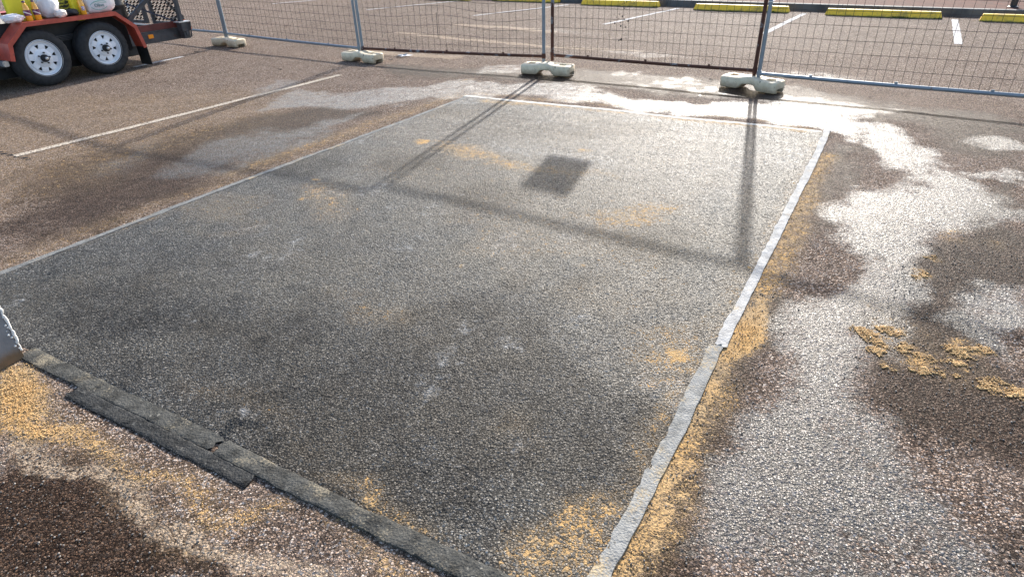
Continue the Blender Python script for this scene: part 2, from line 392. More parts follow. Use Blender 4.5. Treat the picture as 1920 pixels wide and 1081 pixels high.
# old pale residue: dried slurry, ghost lines, worn paint
pale.poly([(0, 775), (40, 790), (220, 900), (330, 960), (560, 1060), (640, 1090), (520, 1090), (330, 1000), (150, 905), (0, 830)], 1.0, .10, .25)
pale.line([(745, 62), (870, 74), (1030, 88), (1200, 97)], .10, .8, .07, .2); pale.line([(860, 47), (960, 53), (1035, 60)], .14, .75, .08, .2)
pale.line([(690, 96), (760, 103), (850, 108)], .16, .7, .1, .2); pale.line([(1440, 60), (1640, 92)], .05, .3, .05, .2)
pale.poly([(0, 90), (400, 100), (640, 140), (300, 220), (0, 285)], .30, .5, .8)
for (px, py, r, v) in [(985, 186, .10, .95), (1100, 190, .07, 1.0), (620, 88, .2, .5), (1565, 72, .07, .9), (1410, 132, .1, .5)]: pale.blob(px, py, r, v, .12, r * .6)

# ------------------------------------------------------------------ the setting: ground sheet
def grid_mesh(name, xs, ys, zf, mat, layers, skip=None):
    X, Y = np.meshgrid(xs, ys); nx, ny = len(xs), len(ys)
    co = np.stack([X.ravel(), Y.ravel(), zf(X.ravel(), Y.ravel())], 1)
    i = np.arange(nx * ny).reshape(ny, nx)
    q = np.stack([i[:-1, :-1], i[:-1, 1:], i[1:, 1:], i[1:, :-1]], -1).reshape(-1, 4)
    return raw_mesh(name, co, q, mat, layers)
def raw_mesh(name, co, q, mat, layers, smooth=True):
    me = bpy.data.meshes.new(name); n = q.shape[1]
    me.vertices.add(len(co)); me.vertices.foreach_set('co', co.astype(np.float32).ravel())
    me.loops.add(q.size); me.loops.foreach_set('vertex_index', q.astype(np.int32).ravel())
    me.polygons.add(len(q)); me.polygons.foreach_set('loop_start', np.arange(0, q.size, n, dtype=np.int32))
    me.polygons.foreach_set('loop_total', np.full(len(q), n, np.int32))
    if smooth: me.polygons.foreach_set('use_smooth', np.ones(len(q), bool))
    me.update(calc_edges=True); me.validate()
    for nm, vals in layers.items():
        a = me.attributes.new(nm, 'FLOAT', 'POINT'); a.data.foreach_set('value', vals.astype(np.float32))
    me.materials.append(mat); return me

gtar = Mask(83); gtar.line([(-60, 274), (0, 285), (28, 294), (52, 299)], .018, 1, .015, .05)
xs = np.concatenate([[-900, -300, -100, -40, -20, -13], np.arange(-8.9, 11.9, .035), [16, 25, 50, 120, 300, 900]])
yy = [.62]
while yy[-1] < 19.8: yy.append(yy[-1] + max(.012, .009 * yy[-1]))
ys = np.concatenate([[-300, -60, -15, -4, -1, .2], np.array(yy), [24, 32, 50, 100, 300, 1200]])
Xf, Yf = np.meshgrid(xs, ys); xf, yf = Xf.ravel(), Yf.ravel()
gm = grid_mesh('ground', xs, ys, und, mat_old, {'wet': wet.at(xf, yf), 'sand': sand.at(xf, yf), 'damp': damp.at(xf, yf), 'pale': pale.at(xf, yf), 'tar': gtar.at(xf, yf)})
tag(link('ground', gm), kind='structure')

# the new asphalt patch, a centimetre proud of the old surface
QA, QB, QC, QD = (np.array(at2(*p)) for p in ((-130, 565), (880, 181), (1552, 249), (1090, 1176)))
NU, NV = 260, 260
u, v = np.meshgrid(np.linspace(0, 1, NU), np.linspace(0, 1, NV))     # u: near-left -> near-right, v: near -> far
u, v = u.ravel()[:, None], v.ravel()[:, None]
P = (QA * (1 - u) + QD * u) * (1 - v) + (QB * (1 - u) + QC * u) * v
px_, py_ = P[:, 0], P[:, 1]; u, v = u[:, 0], v[:, 0]
edge = np.minimum(np.minimum(u, 1 - u), np.minimum(v, 1 - v))
pz = und(px_, py_) + .011 * sstep(-.001, .008, edge) - .002 + (fbm(px_ * 4, py_ * 4, 71, 3) - .5) * .004
psand = Mask(53); pwet = Mask(61); pdamp = Mask(67); ppale = Mask(73); ptar = Mask(79)
psand.line([(1535, 270), (1420, 480), (1345, 640), (1220, 850), (1110, 1081)], .10, .38, .16)
psand.poly([(1170, 640), (1290, 610), (1350, 600), (1345, 660), (1300, 720), (1240, 760), (1180, 720)], .42, .12, .35)
psand.poly([(700, 240), (880, 190), (1500, 250), (1430, 420), (1350, 600), (1150, 700), (1050, 520), (820, 400), (560, 330)], .27, .5, 1.2)
psand.poly([(300, 420), (560, 330), (720, 420), (1050, 560), (900, 640), (500, 520)], .17, .5, 1.2)
psand.poly([(650, 860), (900, 900), (1180, 760), (1180, 1000), (1000, 1090), (860, 1090)], .2, .4, .9)
psand.blob(1275, 662, .13, .72, .12, .10); psand.poly([(1240, 740), (1310, 700), (1270, 800), (1210, 870)], .55, .08, .25)
psand.poly([(960, 960), (1120, 900), (1170, 940), (1130, 1081), (900, 1081)], .50, .15, .3)
psand.poly([(560, 880), (700, 900), (840, 1000), (940, 1081), (860, 1070), (700, 980)], .46, .08, .2)
psand.poly([(1060, 400), (1200, 370), (1330, 385), (1260, 440), (1100, 450)], .46, .2, .5)
psand.poly([(760, 265), (900, 268), (1000, 300), (1180, 330), (1180, 345), (980, 325), (830, 300)], .48, .2, .4)
psand.line([(910, 190), (1200, 215), (1500, 247)], .08, .55, .10); psand.line([(20, 500), (200, 440), (400, 365)], .05, .4, .08)
psand.poly([(540, 350), (660, 330), (680, 400), (620, 430)], .38, .2, .4); psand.poly([(380, 340), (560, 300), (700, 240), (620, 300), (450, 350)], .2, .2, .4)
for (x, y, r) in [(592, 338, .05), (625, 372, .04), (600, 360, .03), (570, 375, .04), (860, 500, .025), (890, 480, .02), (1090, 500, .03), (945, 505, .02), (790, 270, .12), (1090, 285, .08)]: psand.blob(x, y, r * 1.1, .62, .08)
psand.poly([(330, 700), (430, 720), (560, 800), (640, 860), (500, 800), (380, 760)], .30, .1, .2)
pdamp.poly([(0, 540), (200, 490), (480, 520), (700, 600), (760, 760), (560, 800), (300, 720), (60, 640)], .8, .8, .9)
pdamp.poly([(560, 820), (800, 780), (1000, 880), (900, 980), (720, 940)], .55, .3, .5)
pdamp.poly([(690, 280), (900, 300), (1000, 350), (880, 420), (700, 350)], .40, .3, .5)
pdamp.poly([(1240, 480), (1380, 430), (1330, 590), (1180, 640), (1100, 560)], .4, .3, .5)
ppale.poly([(740, 690), (800, 680), (840, 710), (780, 770), (740, 740)], .47, .14, .3); ppale.poly([(430, 770), (490, 760), (510, 790), (450, 805)], .5, .08, .2)
ppale.poly([(440, 475), (540, 470), (600, 485), (480, 495)], .5, .15, .4); ppale.poly([(1050, 600), (1090, 590), (1110, 600), (1060, 615)], .6, .05, .1)
ppale.poly([(870, 190), (1530, 255), (1440, 420), (1000, 330), (640, 260)], .38, .5, .8); ppale.poly([(960, 640), (1060, 560), (1160, 600), (1040, 680)], .36, .2, .4)
ppale.poly([(820, 250), (1250, 300), (1150, 330), (820, 280)], .45, .2, .4)
ptar.line([(398, 838), (428, 812), (440, 798), (470, 792), (485, 800)], .016, 1, .012, .04); ptar.line([(432, 800), (436, 790), (452, 785)], .012, 1, .01, .03)
pdamp.a = np.maximum(pdamp.a, .62 * sstep(.50, .68, fbm(pdamp.X * 1.25, pdamp.Y * 1.25, 101, 5)))
psand.a = np.maximum(psand.a, .29 * sstep(.53, .70, fbm(psand.X * 1.6 + 4, psand.Y * 2.2, 107, 5)))
ppale.a = np.maximum(ppale.a, .42 * sstep(.60, .74, fbm(ppale.X * 3.1 + 9, ppale.Y * 3.1, 113, 5)))
tri = np.arange(NU * NV).reshape(NV, NU)
pq = np.stack([tri[:-1, :-1], tri[:-1, 1:], tri[1:, 1:], tri[1:, :-1]], -1).reshape(-1, 4)
pm = raw_mesh('asphalt_patch', np.stack([px_, py_, pz], 1), pq, mat_new, {'sand': psand.at(px_, py_), 'damp': pdamp.at(px_, py_) * .75, 'pale': ppale.at(px_, py_), 'tar': ptar.at(px_, py_)})
tag(link('asphalt_patch', pm), kind='structure')

# ------------------------------------------------------------------ painted lines (sheets 4 mm above the ground)
def ribbon(name, a, b, wd, mat, lift=.004, step=.06):
    a, b = np.array(a), np.array(b); L = np.hypot(*(b - a)); t = (b - a) / L; n = np.array([-t[1], t[0]])
    k = max(2, int(L / step)); s = np.linspace(0, L, k); ws = np.linspace(-.5, .5, 5)
    S, W = np.meshgrid(s, ws, indexing='ij')
    J = (vnoise(S * 9, W * 3 + 5, 3) - .5) * .012
    X = a[0] + t[0] * S + n[0] * (W * wd + J); Y = a[1] + t[1] * S + n[1] * (W * wd + J)
    i = np.arange(k * 5).reshape(k, 5); q = np.stack([i[:-1, :-1], i[1:, :-1], i[1:, 1:], i[:-1, 1:]], -1).reshape(-1, 4)
    co = np.stack([X.ravel(), Y.ravel(), und(X.ravel(), Y.ravel()) + lift], 1)
    me = raw_mesh(name, co, q, mat, {}); return tag(link(name, me), kind='structure')
for (a, b, wd, mt) in [((28, 293), (638, 141), .085, mat_line), ((252, 127), (342, 106.5), .09, mat_line_w), ((511, 7.5), (640, -4), .09, mat_line_w), ((688, 18.5), (893, -1), .09, mat_line_w),
                       ((888, 30), (1066, 9.5), .09, mat_line_w), ((1132, 46.5), (1272, 16), .09, mat_line_w), ((1430, 64), (1508, 26.5), .1, mat_line_w), ((1797, 83), (1790, 37), .10, mat_line_w)]:
    ribbon('parking_line', at2(*a), at2(*b), wd, mt)

# ------------------------------------------------------------------ kerb and brick footpath beyond the bays
K0 = np.array([3.713, 15.154]); KT = np.array([.823, -.568]); KT /= np.hypot(*KT); KN = np.array([-KT[1], KT[0]])
def kp(s, n, z): q = K0 + KT * s + KN * n; return (q[0], q[1], z)
g = G('kerb_concrete'); nz = g.noise(3, 6, .65)
g.set(Base_Color=g.mix(g.ss(nz, .35, .7), (.10, .10, .095), (.045, .046, .048)), Roughness=.85, Normal=g.bump(g.noise(90, 4), .5, .004))
mat_kerb = g.m
ks = tag(bpy.data.objects.new('kerb', None), kind='structure'); COL.objects.link(ks)
s = -18.0
while s < 22:
    L = 1.2; o = MB(); c = .018
    prof = [(0.0, -.05), (0.012, .115), (.03, .13), (.15, .132), (.15, -.05)]
    o.prism(prof, s + .004, s + L - .004, lambda n, z, d: kp(d, n, z)); o.build('kerb_stone', mat_kerb, ks); s += L
g = G('brick_paving')
cb = g.n('ShaderNodeMapping', {'Vector': g.co, 'Rotation': (0, 0, -math.atan2(KT[1], KT[0]))}).outputs[0]
br = g.n('ShaderNodeTexBrick', {'Vector': cb, 'Color1': (.13, .042, .030, 1), 'Color2': (.085, .030, .024, 1), 'Mortar': (.06, .045, .04, 1), 'Scale': 1.0, 'Mortar Size': .006, 'Brick Width': .23, 'Row Height': .115})
g.set(Base_Color=g.mix(g.ma('MULTIPLY', g.noise(2.5, 5), .8), br.outputs[0], (.07, .045, .035)), Roughness=.9, Normal=g.bump(br.outputs[1], -.4, .003)); g.b.inputs['Specular IOR Level'].default_value = .05
fp = MB(); fp.box((2, 3.15, .062), (40, 5.99, .13))
fo = fp.build('footpath', g.m); fo.matrix_world = Matrix(((KT[0], KN[0], 0, K0[0]), (KT[1], KN[1], 0, K0[1]), (0, 0, 1, 0), (0, 0, 0, 1))); tag(fo, kind='structure')

# black bollard at the footpath edge
mat_black = simple('black_paint', (.012, .013, .014), .4, 0, .3, 12)
bp = at(1899, 14, .127)
bl = thing('bollard', 'black metal post standing on the brick footpath at the right edge', 'bollard', (bp[0], bp[1], .127))
MB().lathe([(.085, 0), (.085, .012), (.06, .02), (.056, .03)], 20).build('base_plate', mat_black, bl, smooth=True, angle=40)
MB().lathe([(.055, .02), (.055, .93), (.05, .97), (.03, .99), (0, 1.0)], 20).build('post', mat_black, bl, smooth=True, angle=40)

# ------------------------------------------------------------------ yellow wheel stops with moss at the foot
g = G('yellow_paint'); nz = g.noise(5, 6, .65)
yc = g.mix(g.ss(nz, .4, .75), (.92, .56, .03), (.82, .48, .04))
hgt = g.n('ShaderNodeSeparateXYZ', {0: g.co}).outputs[2]
grime = g.ss(g.ma('ADD', hgt, g.ma('MULTIPLY', g.ma('SUBTRACT', g.noise(14, 5), .5), .06)), .034, .0)
yc = g.mix(g.ma('MULTIPLY', grime, .85), yc, (.10, .11, .02)); yc = g.mix(g.ss(g.noise(26, 6, .7), .60, .70), yc, (.30, .26, .14)); yc = g.mix(g.ma('MULTIPLY', g.ss(g.noise(4, 5, .7), .55, .68), .6), yc, (.16, .12, .05))
g.set(Base_Color=yc, Roughness=.6, Normal=g.bump(g.noise(120, 3), .35, .002)); mat_yellow = g.m
mat_moss = simple('moss_green', (.055, .085, .012), .9, 0, .5, 40)
stops = [((640, -8), (-1, -1), 'yellow wheel stop partly cut by the top edge, left of the middle fence posts'), ((880, 3.5), (1046, 6), 'yellow wheel stop seen behind the two upright posts at the top middle'), ((1089, 9.5), (1247, 14.5), 'yellow wheel stop just right of the middle fence posts'),
         ((1300, 19), (1478, 25), 'yellow wheel stop crossed by the pair of posts with a white cable tie'), ((1546, 28.5), (1753, 35.5), 'yellow wheel stop wholly clear of posts, in the rightmost fence panel'), ((1836, 40.5), None, 'yellow wheel stop cut off by the right edge of the view')]
def stop_mesh(L):
    b = MB(); nx = 15; h = .115; st = []
    for i in range(nx):
        x = -L / 2 + L * i / (nx - 1); e = 1.0 if 0 < i < nx - 1 else 0.0
        inset = .03 if i in (0, nx - 1) else 0
        st.append([(x, -.085, 0), (x, -.078, .03), (x + (inset if i == 0 else -inset), -.052, h - .012), (x + (inset if i == 0 else -inset), -.04, h), (x + (inset if i == 0 else -inset), .04, h), (x + (inset if i == 0 else -inset), .052, h - .012), (x, .078, .03), (x, .085, 0)])
    n = 8; vs_ = [p for r in st for p in r]; fs = [(i * n + k, (i + 1) * n + k, (i + 1) * n + (k + 1) % n, i * n + (k + 1) % n) for i in range(nx - 1) for k in range(n)]
    fs += [tuple(range(n)), tuple((nx - 1) * n + k for k in range(n))[::-1]]; b.add(vs_, fs)
    return b.mesh('concrete_bar', mat_yellow, bevel=.004)
me_stop = stop_mesh(1.92)
ang = math.atan2(-.545, .838)
tv = np.array([cos(ang), sin(ang)])
def moss_mesh(seed, L=1.95):
    r = random.Random(seed); b = MB()
    for i in range(620):
        x = r.uniform(-L / 2, L / 2); y = -.088 - abs(r.gauss(0, .018)); hgt_ = r.uniform(.006, .03) * (1.4 if vnoise(np.array([x * 3 + seed]), np.array([0.0]))[0] > .5 else .5); a = r.uniform(0, pi)
        dx, dy = cos(a) * .008, sin(a) * .008; lx, ly = r.gauss(0, .008), r.gauss(0, .008)
        b.add([(x - dx, y - dy, -.003), (x + dx, y + dy, -.003), (x + lx, y + ly, hgt_)], [(0, 1, 2)])
    return b.mesh('moss', mat_moss, fix=False)
for i, (a, b_, lab) in enumerate(stops):
    p0 = np.array(at2(*a)) if a[0] != 640 else np.array(at2(1089, 9.5)) - tv * 2.62 * 2
    if i == 1: p0 = np.array(at2(1046, 6)) - tv * 1.92
    c = p0 + tv * .96 + np.array([-tv[1], tv[0]]) * .085
    t_ = thing('wheel_stop', lab, 'wheel stop', (c[0], c[1], und(np.array([c[0]]), np.array([c[1]]))[0]), ang, 'yellow wheel stops along the kerb')
    link('concrete_bar', me_stop, t_)
    tag(link('moss', moss_mesh(i), t_), kind='stuff')

# ------------------------------------------------------------------ saw-cut joint tapes round the patch
def tape_mat(name, base, chips, dirt, dcov, rough=.7, dk=.62):
    g = G(name); nz = g.noise(18, 6, .65); nf = g.noise(240, 3)
    c = g.mix(g.ss(nz, .35, .7), base, tuple(k * dk for k in base))
    c = g.mix(g.ss(g.noise(70, 5, .7), .58, .7), c, chips)
    c = g.mix(g.ss(g.ma('ADD', g.ma('MULTIPLY', g.noise(5, 4), .6), g.ma('MULTIPLY', g.noise(130, 4, .7), .4)), dcov, dcov + .10), c, dirt)
    h = g.ma('ADD', g.ma('MULTIPLY', nf, .3), g.ma('ADD', g.noise(38, 4), g.ma('MULTIPLY', g.vor(120).outputs['Distance'], .5)))
    g.set(Base_Color=c, Roughness=g.fmix(nz, rough - .15, rough + .15), Normal=g.bump(h, .9, .005)); g.b.inputs['Specular IOR Level'].default_value = .15; return g.m
mat_tape_glare = tape_mat('glare_white_tape', (.42, .41, .39), (.20, .195, .18), (.42, .32, .19), .545, .8)  # base lighter than the near half's, with glare put into the colour
mat_tape_far = tape_mat('sandy_white_tape', (.66, .61, .52), (.45, .40, .32), (.50, .40, .27), .57, .8)
mat_tape_dirty = tape_mat('dirty_white_tape', (.27, .265, .245), (.09, .088, .08), (.36, .28, .17), .505, .85, .62)
mat_tape_grey = tape_mat('grey_tape', (.18, .18, .17), (.10, .10, .095), (.33, .25, .15), .54, .8)
mat_tape_black = tape_mat('black_bitumen_tape', (.070, .068, .060), (.19, .18, .155), (.20, .17, .12), .53, .85, .38)
mat_tape_black2 = tape_mat('wrinkled_bitumen_tape', (.040, .039, .036), (.14, .135, .12), (.22, .16, .09), .64, .65, .35)
def tape(label, pix, wd, mat, base=.010, th=.008, wav=.014, seed=0, wrinkle=.003, group='joint tapes round the patch'):
    P_ = [np.array(at2(*p)) for p in pix]; L = [0]
    for a, b in zip(P_[:-1], P_[1:]): L.append(L[-1] + np.hypot(*(b - a)))
    k = max(8, int(L[-1] / .03)); s = np.linspace(0, L[-1], k)
    cx = np.interp(s, L, [p[0] for p in P_]); cy = np.interp(s, L, [p[1] for p in P_])
    tx, ty = np.gradient(cx), np.gradient(cy); q = np.hypot(tx, ty); tx, ty = tx / q, ty / q; nx_, ny_ = -ty, tx
    nz_ = 9; W = np.linspace(-.5, .5, nz_)
    verts = []; rows = nz_ + 2
    for i in range(k):
        jl = (vnoise(np.array([s[i] * 6]), np.array([seed * 3.7]), 5)[0] - .5) * wav + (vnoise(np.array([s[i] * 30]), np.array([seed * 1.7]), 6)[0] - .5) * wav * .6
        jr = (vnoise(np.array([s[i] * 6]), np.array([seed * 9.1 + 4]), 8)[0] - .5) * wav + (vnoise(np.array([s[i] * 30]), np.array([seed * 2.3 + 9]), 9)[0] - .5) * wav * .6
        endt = (vnoise(np.array([seed * 5.0 + 1]), W * 4 + 3, 2) - .5) * .03 if i in (0, k - 1) else np.zeros(nz_)
        ws = [W[0] * wd + jl] + [W[j] * wd + (jl if j == 0 else jr if j == nz_ - 1 else (jl * (1 - (W[j] + .5)) + jr * (W[j] + .5))) for j in range(nz_)] + [W[-1] * wd + jr]
        for j, wv in enumerate(ws):
            e = endt[min(max(j - 1, 0), nz_ - 1)]
            x, y = cx[i] + nx_[i] * wv + tx[i] * e, cy[i] + ny_[i] * wv + ty[i] * e
            zb = und(np.array([x]), np.array([y]))[0]
            if j in (0, rows - 1): z = zb - .004
            else:
                edge_ = .65 if j in (1, rows - 2) else 1.0
                z = zb + base + th * edge_ + (fbm(np.array([x * 22]), np.array([y * 22]), seed + 30, 3)[0] - .5) * wrinkle * 2
            verts.append((x, y, z))
    fs = [(i * rows + j, i * rows + j + 1, (i + 1) * rows + j + 1, (i + 1) * rows + j) for i in range(k - 1) for j in range(rows - 1)]
    fs += [tuple(range(rows)), tuple((k - 1) * rows + j for j in range(rows))[::-1]]
    b = MB(); b.add(verts, fs); o = b.build('joint_tape', mat, smooth=True, angle=50)
    return tag(o, label, 'tape', group)
tape('thin grey joint tape along the left edge of the dark patch', [(-130, 567), (0, 514), (450, 343), (880, 181)], .048, mat_tape_grey, .004, .004, .009, 1)
tape('narrow white joint tape along the far edge of the dark patch', [(872, 181), (1100, 203), (1330, 227), (1538, 249)], .062, mat_tape_far, .005, .004, .012, 2)
tape('bright white joint tape down the far half of the patch\'s right edge', [(1551, 246), (1534, 283), (1511, 330), (1420, 510), (1366, 612), (1350, 650)], .054, mat_tape_glare, .005, .004, .008, 3)
tape('greyed white joint tape down the near half of the patch\'s right edge', [(1345, 650), (1334, 668), (1273, 800), (1205, 930), (1150, 1035), (1090, 1150)], .058, mat_tape_dirty, .006, .004, .011, 4)
tape('long black bitumen strip running from the grey pillar to the joint', [(52, 660), (100, 685), (250, 758), (408, 834)], .070, mat_tape_black, .005, .004, .009, 5)
tape('wrinkled black bitumen strip lying loose outside the patch edge, overlapping the joint', [(136, 734), (300, 817), (468, 902)], .062, mat_tape_black2, .001, .007, .008, 6, .003)
tape('dusty black bitumen strip from the joint to the bottom of the view', [(414, 838), (460, 861), (543, 904), (671, 970), (810, 1038), (900, 1083), (1085, 1176)], .070, mat_tape_black, .005, .006, .012, 7)

# ------------------------------------------------------------------ loose sand clumps and stone chips
def scatter(name, label, cat, mask, n, rmin, rmax, mat, seed, inpatch=False, thr=.45, power=2, pile=0.0, base=.002, yrange=(.9, 8)):
    r = np.random.default_rng(seed); pts = []
    M_ = mask.a; H, W_ = M_.shape
    Yi, Xi = np.nonzero(M_ > thr)
    wgt = (M_[Yi, Xi] ** power); sel = (mask.Y[Yi, Xi] < yrange[1]) & (mask.Y[Yi, Xi] > yrange[0]); Yi, Xi, wgt = Yi[sel], Xi[sel], wgt[sel]
    k = r.choice(len(Yi), n, p=wgt / wgt.sum())
    x = mask.X[Yi[k], Xi[k]] + r.uniform(-.0125, .0125, n); y = mask.Y[Yi[k], Xi[k]] + r.uniform(-.0125, .0125, n)
    rad = rmin + (rmax - rmin) * r.random(n) ** 2.5
    ph = (1 + 5 ** .5) / 2
    ico = np.array([(-1, ph, 0), (1, ph, 0), (-1, -ph, 0), (1, -ph, 0), (0, -1, ph), (0, 1, ph), (0, -1, -ph), (0, 1, -ph), (ph, 0, -1), (ph, 0, 1), (-ph, 0, -1), (-ph, 0, 1)]); ico /= np.linalg.norm(ico[0])
    fc = np.array([(0, 11, 5), (0, 5, 1), (0, 1, 7), (0, 7, 10), (0, 10, 11), (1, 5, 9), (5, 11, 4), (11, 10, 2), (10, 7, 6), (7, 1, 8), (3, 9, 4), (3, 4, 2), (3, 2, 6), (3, 6, 8), (3, 8, 9), (4, 9, 5), (2, 4, 11), (6, 2, 10), (8, 6, 7), (9, 8, 1)])
    a = r.uniform(0, 2 * pi, n); ca, sa = np.cos(a), np.sin(a)
    jit = 1 + .35 * (r.random((n, 12)) - .5)
    sx, sy, sz = rad * r.uniform(.8, 1.3, n), rad * r.uniform(.7, 1.0, n), rad * r.uniform(.55, .9, n)
    V = ico[None] * jit[..., None]; X = V[..., 0] * sx[:, None]; Y = V[..., 1] * sy[:, None]; Z = V[..., 2] * sz[:, None]
    mv = mask.at(x, y)
    z0 = und(x, y) + base + rad * .25 + pile * np.clip(mv - .55, 0, 1) * r.random(n)
    co = np.stack([x[:, None] + X * ca[:, None] - Y * sa[:, None], y[:, None] + X * sa[:, None] + Y * ca[:, None], z0[:, None] + Z], -1).reshape(-1, 3)
    q = (fc[None] + (np.arange(n) * 12)[:, None, None]).reshape(-1, 3)
    o = link(name, raw_mesh(name, co, q, mat, {})); return tag(o, label, cat, None, 'stuff')
mat_sand = simple('loose_sand', (.47, .30, .13), .95, 0, .35, 45, .002)
mat_chip = simple('stone_chips', (.16, .14, .12), .8, 0, .7, 90, .001)
cl = Mask(23)
for (px, py, r, vv) in [(1640, 632, .07, 1), (1690, 622, .06, .8), (1700, 652, .06, .9), (1745, 675, .09, 1), (1725, 665, .05, .9), (1830, 663, .085, 1), (1800, 677, .04, .8), (1862, 718, .07, 1), (1905, 745, .07, .8), (1665, 678, .04, .8), (1648, 650, .05, .9), (1722, 520, .06, .8), (1735, 480, .05, .6), (1808, 697, .035, .7), (1850, 730, .04, .7)]:
    cl.blob(px, py, r * .85, vv, .2)
cl.a *= .12 + .88 * sstep(.40, .60, fbm(cl.X * 20, cl.Y * 20, 77, 3))
scatter('sand_clumps', 'clumps of orange sand scattered on the wet asphalt at the right', 'sand', cl, 6000, .0012, .0052, mat_sand, 5, thr=.10, power=1.7, pile=.018)
sm2 = Mask(23); sm2.a = sand.a * (sand.X > .0) * (sand.X < 2.6) * (sand.Y < 5); sm2.a = np.where(cl.a > .2, 0, sm2.a)
scatter('sand_spill', 'orange sand spilled along the outside of the white joint tape', 'sand', sm2, 2600, .0012, .0040, mat_sand, 6, thr=.42, power=3, pile=.006)
sm3 = Mask(23); sm3.a = sand.a * (sand.X < .0) * (sand.Y < 3.0)
scatter('sand_bank', 'orange sand banked against the outside of the black bitumen strips', 'sand', sm3, 2600, .0012, .0040, mat_sand, 8, thr=.42, power=2.5, pile=.006)
sm4 = Mask(29); sm4.a = np.where((sm4.Y < 3.2) & (sm4.X > -2.6) & (sm4.X < 2.8) & (damp.a > .3), .6, 0)
scatter('stone_chips', 'loose stone chips strewn over the damp brown asphalt in front', 'stone chips', sm4, 2500, .0018, .0045, mat_chip, 9, thr=.3, power=1)

# ------------------------------------------------------------------ grey pillar corner at the left edge
g = G('grey_pillar_paint'); nz = g.noise(9, 6, .6); hz = g.n('ShaderNodeSeparateXYZ', {0: g.co}).outputs[2]
c = g.mix(g.ss(nz, .35, .7), (.20, .20, .205), (.15, .15, .155))
c = g.mix(g.ss(g.noise(34, 5, .7), .66, .74), c, (.13, .07, .035))
c = g.mix(g.ma('MULTIPLY', g.ss(g.ma('ADD', hz, g.ma('MULTIPLY', g.ma('SUBTRACT', g.noise(20, 5), .5), .06)), .085, .02), .9), c, (.13, .075, .03))
g.set(Base_Color=c, Roughness=.7, Normal=g.bump(g.noise(70, 5), .4, .003)); mat_pillar = g.m
mat_rim = simple('rough_white', (.72, .70, .66), .8, 0, .2, 40, .002)  # white of the lumpy strip along the pillar corner
pc = at(47, 668); rzp = math.atan2(.90, .43)
pil = thing('pillar', 'grey concrete pillar with a chipped white corner edge at the left of the view', 'pillar', (pc[0], pc[1], 0), rzp)
b = MB(); b.box((-.15, .15, .55), (.30, .30, 1.12)); b.build('shaft', mat_pillar, pil, bevel=.006)
b = MB(); rr_ = random.Random(4); z = .0; pts = []
while z < 1.08:
    pts.append((.001 + rr_.uniform(-.003, .003), .002 + rr_.uniform(-.003, .003), z + .035)); z += rr_.uniform(.008, .016)
b.tube(pts, [rr_.uniform(.003, .0075) for _ in pts], 7)
for k in range(55):
    zz = rr_.uniform(.03, .6); q = Vector((rr_.uniform(-.018, .002), -.001, zz)); rad = rr_.uniform(.002, .006)
    b.lathe([(0, -rad), (rad * .8, -rad * .5), (rad, 0), (rad * .7, rad * .6), (0, rad)], 6, Matrix.Translation(q))
b.build('edge_bead', mat_rim, pil, smooth=True)

